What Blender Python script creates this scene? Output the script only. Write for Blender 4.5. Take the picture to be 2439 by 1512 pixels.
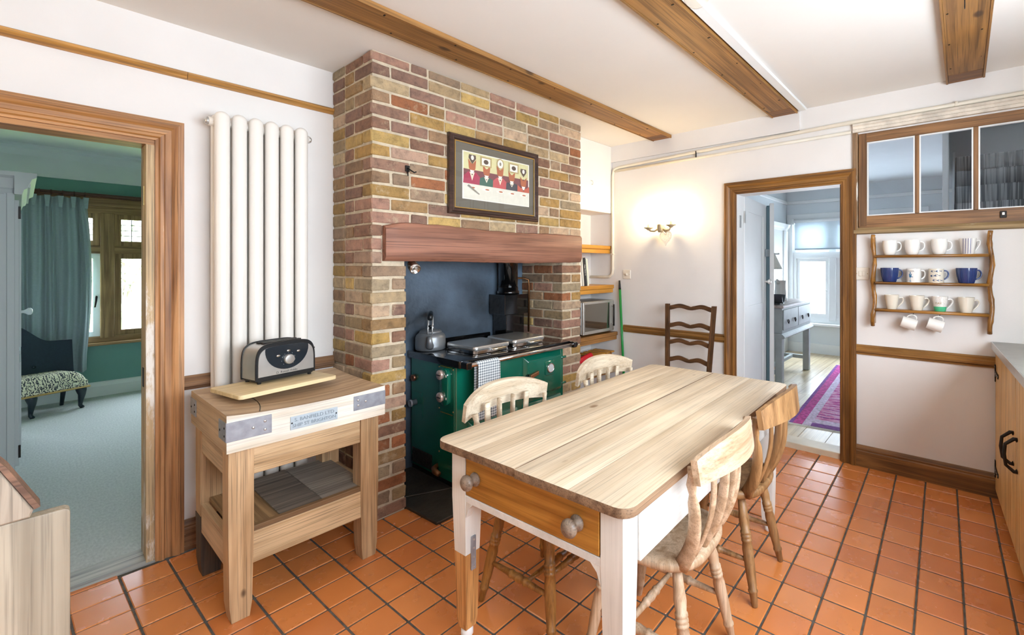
import bpy, bmesh, math, random
from mathutils import Vector, Matrix
for o in list(bpy.data.objects): bpy.data.objects.remove(o)
S = bpy.context.scene; C = S.collection
PI = math.pi; rad = math.radians
# ---------------------------------------------------------------- camera, world, lights, exposure
YAW = rad(38.35)
cd = bpy.data.cameras.new('camera'); cam = bpy.data.objects.new('camera', cd); C.objects.link(cam)
cd.sensor_fit = 'HORIZONTAL'; cd.sensor_width = 36; cd.lens = 36*1093/2439
cd.shift_x = (1219.5-1427.5)/2439; cd.shift_y = (632-756)/2439
cd.clip_start = .02; cd.clip_end = 200
cam.location = (0, 0, 1.39); cam.rotation_euler = (PI/2, 0, YAW-PI/2)
S.camera = cam
vs = S.view_settings
vs.view_transform = 'Standard'; vs.look = 'None'; vs.gamma = 1; vs.use_curve_mapping = False
vs.exposure = 1.18
w = bpy.data.worlds.new('world'); S.world = w; w.use_nodes = True
wn = w.node_tree.nodes; wb = wn['Background']
wb.inputs[0].default_value = (.80, .90, 1, 1); wb.inputs[1].default_value = 10.0
# all daylight is the overcast sky itself; a portal (emits nothing) in each window opening only guides the sampling
def portal(name, loc, rot, sx, sy):
    l = bpy.data.lights.new(name, 'AREA'); l.shape = 'RECTANGLE'; l.size = sx; l.size_y = sy; l.cycles.is_portal = True
    o = bpy.data.objects.new(name, l); C.objects.link(o); o.location = loc; o.rotation_euler = rot
portal('kitchen_window_portal_offscreen', (1.1, -.985, 1.615), (-PI/2, 0, PI), 2.6, 1.07)
portal('bedroom_window_portal', (.81, 7.33, 1.34), (PI/2, 0, PI), 3.12, 1.52)
portal('hall_window_portal', (7.73, 1.285, 1.31), (0, PI/2, 0), 1.62, 1.67)
# ---------------------------------------------------------------- helpers
def srgb(h):
    if isinstance(h, str):
        h = h.lstrip('#'); h = tuple(int(h[i:i+2], 16)/255 for i in (0, 2, 4))
    return tuple(c/12.92 if c <= .04045 else ((c+.055)/1.055)**2.4 for c in h)
class MB:
    def __init__(s): s.bm = bmesh.new(); s.mi = 0
    def face(s, vs):
        try:
            f = s.bm.faces.new(vs); f.material_index = s.mi; return f
        except ValueError: return None
    def poly(s, pts): return s.face([s.bm.verts.new(p) for p in pts])
    def box(s, x0, y0, z0, x1, y1, z1, bev=0, mat=None, seg=1):
        x0, x1 = min(x0, x1), max(x0, x1); y0, y1 = min(y0, y1), max(y0, y1); z0, z1 = min(z0, z1), max(z0, z1)
        v = [s.bm.verts.new(p) for p in ((x0,y0,z0),(x1,y0,z0),(x1,y1,z0),(x0,y1,z0),(x0,y0,z1),(x1,y0,z1),(x1,y1,z1),(x0,y1,z1))]
        if mat:
            for q in v: q.co = mat @ q.co
        fs = [s.face([v[i] for i in q]) for q in ((3,2,1,0),(4,5,6,7),(0,1,5,4),(1,2,6,5),(2,3,7,6),(3,0,4,7))]
        if bev:
            es = list({e for f in fs for e in f.edges})
            r = bmesh.ops.bevel(s.bm, geom=es, offset=bev, segments=seg, affect='EDGES', profile=.6)
            for f in r['faces']: f.material_index = s.mi
        return s
    def prism(s, pts, axis, a0, a1, bev=0, seg=1):
        # pts: 2D outline; axis 'x': pts=(y,z), 'y': (x,z), 'z': (x,y)
        def P(p, a): return {'x': (a, p[0], p[1]), 'y': (p[0], a, p[1]), 'z': (p[0], p[1], a)}[axis]
        A = [s.bm.verts.new(P(p, a0)) for p in pts]; B = [s.bm.verts.new(P(p, a1)) for p in pts]
        n = len(pts); fs = [s.face(A), s.face(B[::-1])]
        for i in range(n): fs.append(s.face([A[i], B[i], B[(i+1)%n], A[(i+1)%n]]))
        fs = [f for f in fs if f]
        bmesh.ops.recalc_face_normals(s.bm, faces=fs)
        if bev:
            es = [e for e in fs[0].edges]+[e for e in fs[1].edges]
            r = bmesh.ops.bevel(s.bm, geom=es, offset=bev, segments=seg, affect='EDGES', profile=.6)
            for f in r['faces']: f.material_index = s.mi
        return s
    def tube(s, pts, r, seg=10, cap=True, closed=False, flat=None):
        # flat: optional (rx, ry) multipliers for an elliptic section
        pts = [Vector(p) for p in pts]; n = len(pts)
        rr = r if isinstance(r, (list, tuple)) else [r]*n
        rings = []; up = None
        for i, p in enumerate(pts):
            a = pts[i-1] if (i > 0 or closed) else p
            b = pts[(i+1) % n] if (i < n-1 or closed) else p
            t = (b-a).normalized() if (b-a).length > 1e-9 else Vector((0,0,1))
            if up is None:
                up = Vector((0,0,1)) if abs(t.z) < .9 else Vector((1,0,0))
            sd = t.cross(up)
            if sd.length < 1e-6: sd = t.cross(Vector((0,1,0)))
            sd.normalize(); up2 = sd.cross(t).normalized(); up = up2
            fx, fy = flat or (1, 1)
            rings.append([s.bm.verts.new(p+sd*(math.cos(2*PI*k/seg)*rr[i]*fx)+up2*(math.sin(2*PI*k/seg)*rr[i]*fy)) for k in range(seg)])
        m = n if closed else n-1
        for i in range(m):
            A, B = rings[i], rings[(i+1) % n]
            for k in range(seg): s.face([A[k], A[(k+1)%seg], B[(k+1)%seg], B[k]])
        if cap and not closed:
            s.face(rings[0][::-1]); s.face(rings[-1])
        return s
    def lathe(s, prof, seg=20, mat=None, closed_ends=True):
        # prof: (r, z) from bottom to top about local z
        M = mat or Matrix.Identity(4); rings = []
        for r, z in prof:
            if r < 1e-5: rings.append([s.bm.verts.new(M @ Vector((0,0,z)))])
            else: rings.append([s.bm.verts.new(M @ Vector((r*math.cos(2*PI*k/seg), r*math.sin(2*PI*k/seg), z))) for k in range(seg)])
        for A, B in zip(rings, rings[1:]):
            for k in range(seg):
                a0, a1 = A[k % len(A)], A[(k+1) % len(A)]; b0, b1 = B[k % len(B)], B[(k+1) % len(B)]
                q = []
                for vv in (a0, a1, b1, b0):
                    if vv not in q: q.append(vv)
                if len(q) > 2: s.face(q)
        if closed_ends:
            if len(rings[0]) > 1: s.face(rings[0][::-1])
            if len(rings[-1]) > 1: s.face(rings[-1])
        return s
    def grid(s, fn, nu, nv):
        V = [[s.bm.verts.new(fn(i/nu, j/nv)) for j in range(nv+1)] for i in range(nu+1)]
        for i in range(nu):
            for j in range(nv): s.face([V[i][j], V[i+1][j], V[i+1][j+1], V[i][j+1]])
        return s
    def solid_grid(s, fn, nu, nv, th):
        # two sheets offset by vector th joined at the rim
        th = Vector(th)
        A = [[s.bm.verts.new(fn(i/nu, j/nv)) for j in range(nv+1)] for i in range(nu+1)]
        B = [[s.bm.verts.new(Vector(fn(i/nu, j/nv))+th) for j in range(nv+1)] for i in range(nu+1)]
        fs = []
        for i in range(nu):
            for j in range(nv):
                fs.append(s.face([A[i][j], A[i+1][j], A[i+1][j+1], A[i][j+1]])); fs.append(s.face([B[i][j], B[i][j+1], B[i+1][j+1], B[i+1][j]]))
        for i in range(nu):
            fs.append(s.face([A[i][0], B[i][0], B[i+1][0], A[i+1][0]])); fs.append(s.face([A[i][nv], A[i+1][nv], B[i+1][nv], B[i][nv]]))
        for j in range(nv):
            fs.append(s.face([A[0][j], A[0][j+1], B[0][j+1], B[0][j]])); fs.append(s.face([A[nu][j], B[nu][j], B[nu][j+1], A[nu][j+1]]))
        bmesh.ops.recalc_face_normals(s.bm, faces=[f for f in fs if f])
        return s
    def sphere(s, c, r, sz=(1,1,1), seg=16):
        M = Matrix.Translation(c) @ Matrix.Diagonal((r*sz[0], r*sz[1], r*sz[2], 1))
        n = seg//2
        return s.lathe([(math.sin(PI*i/n), -math.cos(PI*i/n)) for i in range(n+1)], seg, M)
    def mesh(s, me, M):
        n0 = len(s.bm.verts); s.bm.from_mesh(me); s.bm.verts.ensure_lookup_table()
        for v in s.bm.verts[n0:]: v.co = M @ v.co
        return s
    def done(s, name, smooth=False, ang=40, fixn=False):
        if fixn: bmesh.ops.recalc_face_normals(s.bm, faces=s.bm.faces[:])
        me = bpy.data.meshes.new(name)
        if smooth:
            lim = rad(ang)
            for f in s.bm.faces: f.smooth = True
            for e in s.bm.edges:
                if len(e.link_faces) == 2 and e.calc_face_angle(0) > lim: e.smooth = False
        s.bm.to_mesh(me); s.bm.free(); return me
def obj(name, mb, mat, parent=None, smooth=False, loc=None, rot=None, ang=40, fixn=False):
    me = mb.done(name, smooth, ang, fixn) if isinstance(mb, MB) else mb
    if mat is not None and not me.materials:
        for m in (mat if isinstance(mat, (list, tuple)) else [mat]): me.materials.append(m)
    o = bpy.data.objects.new(name, me); C.objects.link(o)
    if parent: o.parent = parent
    if loc is not None: o.location = loc
    if rot is not None: o.rotation_euler = rot
    return o
def tag(o, label, cat, group=None):
    o['label'] = label; o['category'] = cat
    if group: o['group'] = group
    return o
def thing(name, label, cat, loc=(0,0,0), rz=0, group=None):
    o = bpy.data.objects.new(name, None); C.objects.link(o); o.empty_display_size = .05
    o.location = loc; o.rotation_euler = (0, 0, rz)
    return tag(o, label, cat, group)
def struct(name, mb, mat, **k):
    o = obj(name, mb, mat, **k); o['kind'] = 'structure'; return o
def sempty(name, loc=(0,0,0)):
    o = bpy.data.objects.new(name, None); C.objects.link(o); o.location = loc; o['kind'] = 'structure'; return o
def copy_tree(o, parent=None):
    c = o.copy(); C.objects.link(c)
    if parent: c.parent = parent
    for ch in list(o.children): copy_tree(ch, c)
    return c
def B(x0, y0, z0, x1, y1, z1, bev=0, seg=1): return MB().box(x0, y0, z0, x1, y1, z1, bev, seg=seg)
def text_mesh(txt, size, ext=.0005, align='CENTER'):
    cu = bpy.data.curves.new('text', 'FONT'); cu.body = txt; cu.size = size; cu.extrude = ext; cu.align_x = align; cu.align_y = 'CENTER'
    cu.resolution_u = 3
    t = bpy.data.objects.new('text', cu); C.objects.link(t)
    dg = bpy.context.evaluated_depsgraph_get(); me = bpy.data.meshes.new_from_object(t.evaluated_get(dg))
    bpy.data.objects.remove(t); bpy.data.curves.remove(cu); me.materials.clear()
    return me
# ---------------------------------------------------------------- materials
def nodes(name):
    m = bpy.data.materials.new(name); m.use_nodes = True
    nt = m.node_tree; return m, nt, nt.nodes['Principled BSDF'], nt.links.new
def N(nt, t, **k):
    n = nt.nodes.new(t)
    for a, v in k.items():
        if a.startswith('i_'): n.inputs[int(a[2:])].default_value = v
        else: setattr(n, a, v)
    return n
def ramp(nt, stops):
    r = nt.nodes.new('ShaderNodeValToRGB'); e = r.color_ramp.elements
    while len(e) < len(stops): e.new(.5)
    for el, (p, c) in zip(e, stops): el.position = p; el.color = (*c, 1)
    return r
def mul(c, k): return tuple(min(1, x*k) for x in c)
def plain(name, col, rough=.5, metal=0, var=.08, scale=6, bump=0, bscale=60, objcol=False, spec=.5, coat=0, sheen=0):
    m, nt, p, L = nodes(name); c = srgb(col) if isinstance(col, str) else col
    tc = N(nt, 'ShaderNodeTexCoord')
    no = N(nt, 'ShaderNodeTexNoise'); no.inputs['Scale'].default_value = scale; no.inputs['Detail'].default_value = 5
    L(tc.outputs['Object'], no.inputs['Vector'])
    r = ramp(nt, [(.3, mul(c, 1-var)), (.7, mul(c, 1+var))]); L(no.outputs[0], r.inputs[0])
    if objcol:
        oi = N(nt, 'ShaderNodeObjectInfo'); mx = N(nt, 'ShaderNodeMix', data_type='RGBA', blend_type='MULTIPLY'); mx.inputs[0].default_value = 1
        L(r.outputs[0], mx.inputs[6]); L(oi.outputs['Color'], mx.inputs[7]); L(mx.outputs[2], p.inputs['Base Color'])
    else: L(r.outputs[0], p.inputs['Base Color'])
    p.inputs['Roughness'].default_value = rough; p.inputs['Metallic'].default_value = metal
    p.inputs['Specular IOR Level'].default_value = spec; p.inputs['Coat Weight'].default_value = coat; p.inputs['Coat Roughness'].default_value = .08
    p.inputs['Sheen Weight'].default_value = sheen
    if bump:
        n2 = N(nt, 'ShaderNodeTexNoise'); n2.inputs['Scale'].default_value = bscale; n2.inputs['Detail'].default_value = 6
        L(tc.outputs['Object'], n2.inputs['Vector'])
        b = N(nt, 'ShaderNodeBump'); b.inputs['Strength'].default_value = bump; b.inputs['Distance'].default_value = .01
        L(n2.outputs[0], b.inputs['Height']); L(b.outputs[0], p.inputs['Normal'])
    return m
def wood(name, light, dark, axis='x', rough=.55, scale=1.0, knots=.0, knot_col='#3a2412', wear=None, wear_amt=.5, bump=.15, coat=0, streak=.5, objrand=True):
    m, nt, p, L = nodes(name); a, b = srgb(light), srgb(dark)
    tc = N(nt, 'ShaderNodeTexCoord'); oi = N(nt, 'ShaderNodeObjectInfo')
    ad = N(nt, 'ShaderNodeVectorMath', operation='MULTIPLY_ADD')
    cb = N(nt, 'ShaderNodeCombineXYZ')
    for i in range(3): L(oi.outputs['Random'], cb.inputs[i])
    L(cb.outputs[0], ad.inputs[0]); ad.inputs[1].default_value = (7.3, 5.1, 9.7) if objrand else (0,0,0); L(tc.outputs['Object'], ad.inputs[2])
    def mp(al, ac):
        q = N(nt, 'ShaderNodeMapping'); q.inputs['Scale'].default_value = tuple(al if ax == axis else ac for ax in 'xyz')
        L(ad.outputs[0], q.inputs[0]); return q
    n1 = N(nt, 'ShaderNodeTexNoise'); n1.inputs['Scale'].default_value = 1; n1.inputs['Detail'].default_value = 7; n1.inputs['Distortion'].default_value = 1.2
    L(mp(.9*scale, 20*scale).outputs[0], n1.inputs['Vector'])
    n2 = N(nt, 'ShaderNodeTexNoise'); n2.inputs['Scale'].default_value = 1; n2.inputs['Detail'].default_value = 4
    L(mp(3.2*scale, 190*scale).outputs[0], n2.inputs['Vector'])
    n3 = N(nt, 'ShaderNodeTexNoise'); n3.inputs['Scale'].default_value = 3.5*scale; n3.inputs['Detail'].default_value = 5
    L(ad.outputs[0], n3.inputs['Vector'])
    mid = tuple((x+y)/2 for x, y in zip(a, b))
    r1 = ramp(nt, [(.28, b), (.46, mid), (.62, a), (.9, mul(a, 1.1))]); L(n1.outputs[0], r1.inputs[0])
    r2 = ramp(nt, [(.34, (1-streak,)*3), (.50, (1, 1, 1))]); L(n2.outputs[0], r2.inputs[0])
    m1 = N(nt, 'ShaderNodeMix', data_type='RGBA', blend_type='MULTIPLY'); m1.inputs[0].default_value = .85
    L(r1.outputs[0], m1.inputs[6]); L(r2.outputs[0], m1.inputs[7])
    r3 = ramp(nt, [(.3, (.82,)*3), (.7, (1.1,)*3)]); L(n3.outputs[0], r3.inputs[0])
    m2 = N(nt, 'ShaderNodeMix', data_type='RGBA', blend_type='MULTIPLY'); m2.inputs[0].default_value = .8
    L(m1.outputs[2], m2.inputs[6]); L(r3.outputs[0], m2.inputs[7]); out = m2.outputs[2]
    if knots:
        vo = N(nt, 'ShaderNodeTexVoronoi'); vo.inputs['Scale'].default_value = 1; L(mp(3.2*scale, 6*scale).outputs[0], vo.inputs['Vector'])
        rk = ramp(nt, [(.0, (1,)*3), (knots, (.75,)*3), (knots*1.6, (0,)*3)]); L(vo.outputs['Distance'], rk.inputs[0])
        mk = N(nt, 'ShaderNodeMix', data_type='RGBA'); L(rk.outputs[0], mk.inputs[0]); L(out, mk.inputs[6]); mk.inputs[7].default_value = (*srgb(knot_col), 1); out = mk.outputs[2]
    if wear:
        n4 = N(nt, 'ShaderNodeTexNoise'); n4.inputs['Scale'].default_value = 1; n4.inputs['Detail'].default_value = 9; n4.inputs['Roughness'].default_value = .7
        L(mp(2.2*scale, 9*scale).outputs[0], n4.inputs['Vector'])
        rw = ramp(nt, [(wear_amt, (0,)*3), (wear_amt+.07, (1,)*3)]); L(n4.outputs[0], rw.inputs[0])
        mw = N(nt, 'ShaderNodeMix', data_type='RGBA'); L(rw.outputs[0], mw.inputs[0]); L(out, mw.inputs[6]); mw.inputs[7].default_value = (*srgb(wear), 1); out = mw.outputs[2]
    L(out, p.inputs['Base Color']); p.inputs['Roughness'].default_value = rough; p.inputs['Coat Weight'].default_value = coat; p.inputs['Coat Roughness'].default_value = .2
    bu = N(nt, 'ShaderNodeBump'); bu.inputs['Strength'].default_value = bump; bu.inputs['Distance'].default_value = .004
    L(n2.outputs[0], bu.inputs['Height']); L(bu.outputs[0], p.inputs['Normal'])
    return m
def glassy(name, tint=(1, 1, 1), gloss=1.0, rough=.0):
    m = bpy.data.materials.new(name); m.use_nodes = True; nt = m.node_tree; nt.nodes.clear(); L = nt.links.new
    o = N(nt, 'ShaderNodeOutputMaterial'); t = N(nt, 'ShaderNodeBsdfTransparent'); g = N(nt, 'ShaderNodeBsdfGlossy'); mx = N(nt, 'ShaderNodeMixShader'); fr = N(nt, 'ShaderNodeFresnel')
    fr.inputs[0].default_value = 1.5; t.inputs[0].default_value = (*tint, 1); g.inputs['Roughness'].default_value = rough
    ge = N(nt, 'ShaderNodeNewGeometry'); iv = N(nt, 'ShaderNodeMath', operation='SUBTRACT'); iv.inputs[0].default_value = 1; L(ge.outputs['Backfacing'], iv.inputs[1])
    pm_ = N(nt, 'ShaderNodeMath', operation='MULTIPLY'); L(fr.outputs[0], pm_.inputs[0]); L(iv.outputs[0], pm_.inputs[1])
    L(pm_.outputs[0], mx.inputs[0]); L(t.outputs[0], mx.inputs[1]); L(g.outputs[0], mx.inputs[2]); L(mx.outputs[0], o.inputs[0])
    return m
def emit(name, col, st):
    m, nt, p, L = nodes(name); p.inputs['Base Color'].default_value = (*col, 1); p.inputs['Emission Color'].default_value = (*col, 1); p.inputs['Emission Strength'].default_value = st; return m
def tile_mat():
    m, nt, p, L = nodes('quarry_tile'); tc = N(nt, 'ShaderNodeTexCoord'); oi = N(nt, 'ShaderNodeObjectInfo'); ge = N(nt, 'ShaderNodeNewGeometry')
    n = N(nt, 'ShaderNodeTexNoise'); n.inputs['Scale'].default_value = 5; n.inputs['Detail'].default_value = 8; L(ge.outputs['Position'], n.inputs['Vector'])
    r = ramp(nt, [(.3, (.95,)*3), (.7, (1.04,)*3)]); L(n.outputs[0], r.inputs[0])
    mx = N(nt, 'ShaderNodeMix', data_type='RGBA', blend_type='MULTIPLY'); mx.inputs[0].default_value = 1
    L(oi.outputs['Color'], mx.inputs[6]); L(r.outputs[0], mx.inputs[7]); L(mx.outputs[2], p.inputs['Base Color'])
    n2 = N(nt, 'ShaderNodeTexNoise'); n2.inputs['Scale'].default_value = 9; n2.inputs['Detail'].default_value = 8; L(ge.outputs['Position'], n2.inputs['Vector'])
    rr = ramp(nt, [(.3, (.23,)*3), (.7, (.29,)*3)]); L(n2.outputs[0], rr.inputs[0]); L(rr.outputs[0], p.inputs['Roughness'])
    n3 = N(nt, 'ShaderNodeTexNoise'); n3.inputs['Scale'].default_value = 35; n3.inputs['Detail'].default_value = 3; L(ge.outputs['Position'], n3.inputs['Vector'])
    b = N(nt, 'ShaderNodeBump'); b.inputs['Strength'].default_value = .06; b.inputs['Distance'].default_value = .004; L(n3.outputs[0], b.inputs['Height']); L(b.outputs[0], p.inputs['Normal'])
    p.inputs['Specular IOR Level'].default_value = .85
    return m
def brick_mat():
    m, nt, p, L = nodes('stock_brick'); oi = N(nt, 'ShaderNodeObjectInfo'); ge = N(nt, 'ShaderNodeNewGeometry')
    n = N(nt, 'ShaderNodeTexNoise'); n.inputs['Scale'].default_value = 22; n.inputs['Detail'].default_value = 8; n.inputs['Roughness'].default_value = .65; L(ge.outputs['Position'], n.inputs['Vector'])
    r = ramp(nt, [(.25, (.5,)*3), (.5, (1,)*3), (.78, (1.35, 1.3, 1.22))]); L(n.outputs[0], r.inputs[0])
    mx = N(nt, 'ShaderNodeMix', data_type='RGBA', blend_type='MULTIPLY'); mx.inputs[0].default_value = 1
    L(oi.outputs['Color'], mx.inputs[6]); L(r.outputs[0], mx.inputs[7])
    n2 = N(nt, 'ShaderNodeTexNoise'); n2.inputs['Scale'].default_value = 13; n2.inputs['Detail'].default_value = 9; n2.inputs['Roughness'].default_value = .75; L(ge.outputs['Position'], n2.inputs['Vector'])
    rw = ramp(nt, [(.56, (0,)*3), (.70, (.8,)*3)]); L(n2.outputs[0], rw.inputs[0])
    m2 = N(nt, 'ShaderNodeMix', data_type='RGBA'); L(rw.outputs[0], m2.inputs[0]); L(mx.outputs[2], m2.inputs[6]); m2.inputs[7].default_value = (*srgb('#b9a486'), 1)
    vo = N(nt, 'ShaderNodeTexVoronoi'); vo.inputs['Scale'].default_value = 70; L(ge.outputs['Position'], vo.inputs['Vector'])
    rv = ramp(nt, [(.1, (.45,)*3), (.2, (1,)*3)]); L(vo.outputs['Distance'], rv.inputs[0])
    m3 = N(nt, 'ShaderNodeMix', data_type='RGBA', blend_type='MULTIPLY'); m3.inputs[0].default_value = .6; L(m2.outputs[2], m3.inputs[6]); L(rv.outputs[0], m3.inputs[7])
    L(m3.outputs[2], p.inputs['Base Color']); p.inputs['Roughness'].default_value = .85
    b = N(nt, 'ShaderNodeBump'); b.inputs['Strength'].default_value = .55; b.inputs['Distance'].default_value = .008; L(n.outputs[0], b.inputs['Height']); L(b.outputs[0], p.inputs['Normal'])
    return m
def two_tone(name, tex, c1, c2, rough=.7, bump=0):
    # tex(nt, L) -> socket 0..1 ; ramp between c1 and c2
    m, nt, p, L = nodes(name); s = tex(nt, L); r = ramp(nt, [(.0, srgb(c1)), (1, srgb(c2))]); L(s, r.inputs[0]); L(r.outputs[0], p.inputs['Base Color']); p.inputs['Roughness'].default_value = rough
    if bump:
        b = N(nt, 'ShaderNodeBump'); b.inputs['Strength'].default_value = bump; b.inputs['Distance'].default_value = .004; L(s, b.inputs['Height']); L(b.outputs[0], p.inputs['Normal'])
    return m
def axis_wave(nt, L, axis, freq, thr=.5, sharp=.05, offs=0):
    tc = N(nt, 'ShaderNodeTexCoord'); sp = N(nt, 'ShaderNodeSeparateXYZ'); L(tc.outputs['Object'], sp.inputs[0])
    a = N(nt, 'ShaderNodeMath', operation='MULTIPLY_ADD'); L(sp.outputs['XYZ'.index(axis.upper())], a.inputs[0]); a.inputs[1].default_value = freq; a.inputs[2].default_value = offs+100
    f = N(nt, 'ShaderNodeMath', operation='FRACT'); L(a.outputs[0], f.inputs[0])
    g = N(nt, 'ShaderNodeMath', operation='GREATER_THAN'); L(f.outputs[0], g.inputs[0]); g.inputs[1].default_value = thr
    return g.outputs[0]
W = {}
W['wall'] = plain('wall_plaster', '#e6e2de', .75, var=.03, scale=3, bump=.08, bscale=25)
W['ceiling'] = plain('ceiling_paint', '#e6e2dc', .8, var=.02, scale=2, bump=.05, bscale=30)
W['grout'] = plain('floor_grout', '#57534c', .9, var=.35, scale=30, bump=.4, bscale=120)
W['tile'] = tile_mat()
W['brick'] = brick_mat()
W['mortar'] = plain('lime_mortar', '#c4b69e', .95, var=.22, scale=18, bump=.6, bscale=70)
W['soot'] = plain('sooty_black_wall', '#4e5c6a', .38, var=.85, scale=1.7, bump=.35, bscale=35)
W['slate'] = plain('hearth_slate', '#3a342e', .5, var=.35, scale=9, bump=.3, bscale=40)
W['arch_pine'] = wood('stripped_pine_frame', '#cb9664', '#8a5a34', 'z', .5, 1, wear='#d9c6b0', wear_amt=.66)
W['arch_pine_x'] = wood('stripped_pine_head', '#d09556', '#92602f', 'x', .5, 1)
W['arch_brown'] = wood('stained_pine_frame', '#9a6a34', '#553315', 'z', .45, 1)
W['arch_brown_y'] = wood('stained_pine_head', '#9a6a30', '#553315', 'y', .45, 1)
W['rail_x'] = wood('picture_rail_pine', '#c8924a', '#8a5c28', 'x', .45, 1)
W['dado_x'] = wood('worn_dado_pine', '#a07a58', '#5d3c26', 'x', .5, 1, wear='#cbb9a4', wear_amt=.62)
W['dado_y'] = wood('dado_pine', '#a4763c', '#5a3716', 'y', .45, 1)
W['skirt_y'] = wood('skirting_pine', '#94683a', '#4c2f14', 'y', .5, 1, wear='#8a775a', wear_amt=.64)
W['beam'] = wood('ceiling_beam_pine', '#a8783f', '#6e4a22', 'x', .55, .8, knots=.07)
W['mantel'] = wood('mantel_oak', '#a2705a', '#643d2c', 'x', .5, .7, knots=.05)
W['white_paint'] = plain('white_gloss_paint', '#e9ebea', .55, var=.02, scale=4)
W['cream_paint'] = plain('cream_painted_pipe', '#e3dac8', .45, var=.05, scale=10)
W['rough_white'] = plain('flaking_white_timber', '#d9cfc0', .7, var=.18, scale=16, bump=.5, bscale=35)
W['rad'] = plain('radiator_enamel', '#efeae2', .3, var=.01, scale=3)
W['chrome'] = plain('chrome', '#d8d8d8', .12, 1, .03, 5)
W['steel'] = plain('brushed_steel', '#c9c9c7', .34, .8, .05, 20)
W['zinc'] = plain('galvanised_plate', '#9a9ea6', .42, .4, .18, 30)
W['iron'] = plain('black_iron', '#24211f', .45, .6, .2, 20)
W['brass'] = plain('aged_brass', '#b39a62', .35, 1, .15, 30)
W['black'] = plain('black_plastic', '#15181b', .35, 0, .1, 8)
W['black_en'] = plain('black_vitreous_enamel', '#0b0b0c', .08, 0, .1, 5, coat=1)
W['green_en'] = plain('green_vitreous_enamel', '#0a6b55', .12, 0, .08, 3, coat=1)
W['green_light'] = W['green_en']
W['glass'] = glassy('window_glass', (.96, .98, 1))
W['white_cer'] = plain('white_glazed_ceramic', '#ece9e3', .12, 0, .01, 3, coat=.6)
W['cream_cer'] = plain('cream_glazed_ceramic', '#e2d9c8', .2, 0, .02, 3, coat=.5)
W['blue_cer'] = plain('blue_glazed_ceramic', '#22386e', .15, 0, .08, 8, coat=.6)
W['ink_blue'] = plain('blue_print', '#2a4670', .4)
W['ink_black'] = plain('black_print', '#1c1c1e', .4)
W['teal_print'] = plain('teal_print', '#2f6f9a', .4)
W['mint_print'] = plain('mint_glaze', '#4fb887', .25)
W['gold_print'] = plain('gold_print', '#b0923f', .35, .6)
W['plate_plastic'] = plain('switch_plate_plastic', '#e6ded0', .35, 0, .01)
W['pot_metal'] = plain('anodised_grey', '#8a8d90', .4, .6, .05, 10)
# ---------------------------------------------------------------- the setting
YA, XB, ZC = 2.985, 3.63, 2.555
rng = random.Random(7)
CF = Vector((math.cos(YAW), math.sin(YAW), 0)); CR = Vector((math.sin(YAW), -math.cos(YAW), 0))
def px(p):
    d = Vector(p)-Vector((0, 0, 1.39)); D = d.dot(CF)
    return (1427.5+1093*d.dot(CR)/D, 632-1093*d.z/D, D) if D > .05 else (0, 0, -1)
# floor slab with quarry tiles
floor = struct('floor', B(-2.0, -1.0, -.06, 3.66, 3.0, -.004), W['grout'])
P, ROT = .1584, .0263
tm = B(-.0752, -.0752, -.016, .0752, .0752, 0, .003).done('tile'); tm.materials.append(W['tile'])
cr, sr = math.cos(ROT), math.sin(ROT); cells = []
for i in range(-36, 8):
    for j in range(-10, 20):
        gx, gy = 3.3643+(i+.5)*P, .4067+(j+.5)*P
        x, y = cr*gx-sr*gy, sr*gx+cr*gy
        if not (-1.95 < x < 3.70 and -.95 < y < 3.03): continue
        if (1.16 < x < 2.92 and y > 2.56) or (1.45 < x < 2.66 and y > 2.28): continue
        u, v, D = px((x, y, 0)); vis = D > 0 and -120 < u < 2560 and v < 1640
        cells.append((not vis, D if D > 0 else 99, x, y))
cells.sort(); rest = MB()
tcol = [srgb(c) for c in ('#d98648', '#d68346', '#dc894c', '#d27e44', '#d88548', '#cf7b42', '#de8c4e')]
for k, (nv, D, x, y) in enumerate(cells):
    if k < 300 and not nv:
        o = bpy.data.objects.new('tile', tm); C.objects.link(o); o.parent = floor; o.location = (x, y, rng.uniform(-.0012, .0004)); o.rotation_euler = (0, 0, ROT)
        c = rng.choice(tcol); f = rng.uniform(.94, 1.06); o.color = (*mul(c, f), 1)
    else:
        rest.box(-.0752, -.0752, -.016, .0752, .0752, 0, 0, Matrix.Translation((x, y, 0)) @ Matrix.Rotation(ROT, 4, 'Z'))
o = obj('tile_field', rest, W['tile'], floor); o['kind'] = 'stuff'; o.color = (*tcol[0], 1)
# ceiling, outer walls
struct('ceiling', B(-2.0, -1.0, ZC, 3.76, 3.12, ZC+.1), W['ceiling'])
m = MB(); m.box(-2.0, YA, 0, -.46, YA+.13, ZC); m.box(-.46, YA, 1.985, .395, YA+.13, ZC); m.box(.395, YA, 0, 3.76, YA+.13, ZC)
struct('wall_left', m, W['wall'])
m = MB(); m.box(XB, 1.455, 0, XB+.13, YA+.13, ZC); m.box(XB, .664, 1.985, XB+.13, 1.455, ZC); m.box(XB, .57, 0, XB+.13, .664, ZC)
m.box(XB, -1.0, 0, XB+.13, .57, 1.655); m.box(XB, -1.0, 2.29, XB+.13, .57, ZC); m.box(XB, -1.0, 1.655, XB+.13, -.73, 2.29)
m.box(XB-.02, .954, 2.40, XB, 2.71, ZC); m.box(XB, -1.85, 0, XB+.13, -1.0, 4.4)
struct('wall_right', m, W['wall'])
m = MB(); m.box(-2.0, -1.0, 0, 3.63, -.87, 1.08); m.box(-2.0, -1.0, 2.15, 3.63, -.87, ZC); m.box(-2.0, -1.0, 1.08, -.2, -.87, 2.15); m.box(2.4, -1.0, 1.08, 3.63, -.87, 2.15)
struct('wall_back', m, W['wall'])
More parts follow.
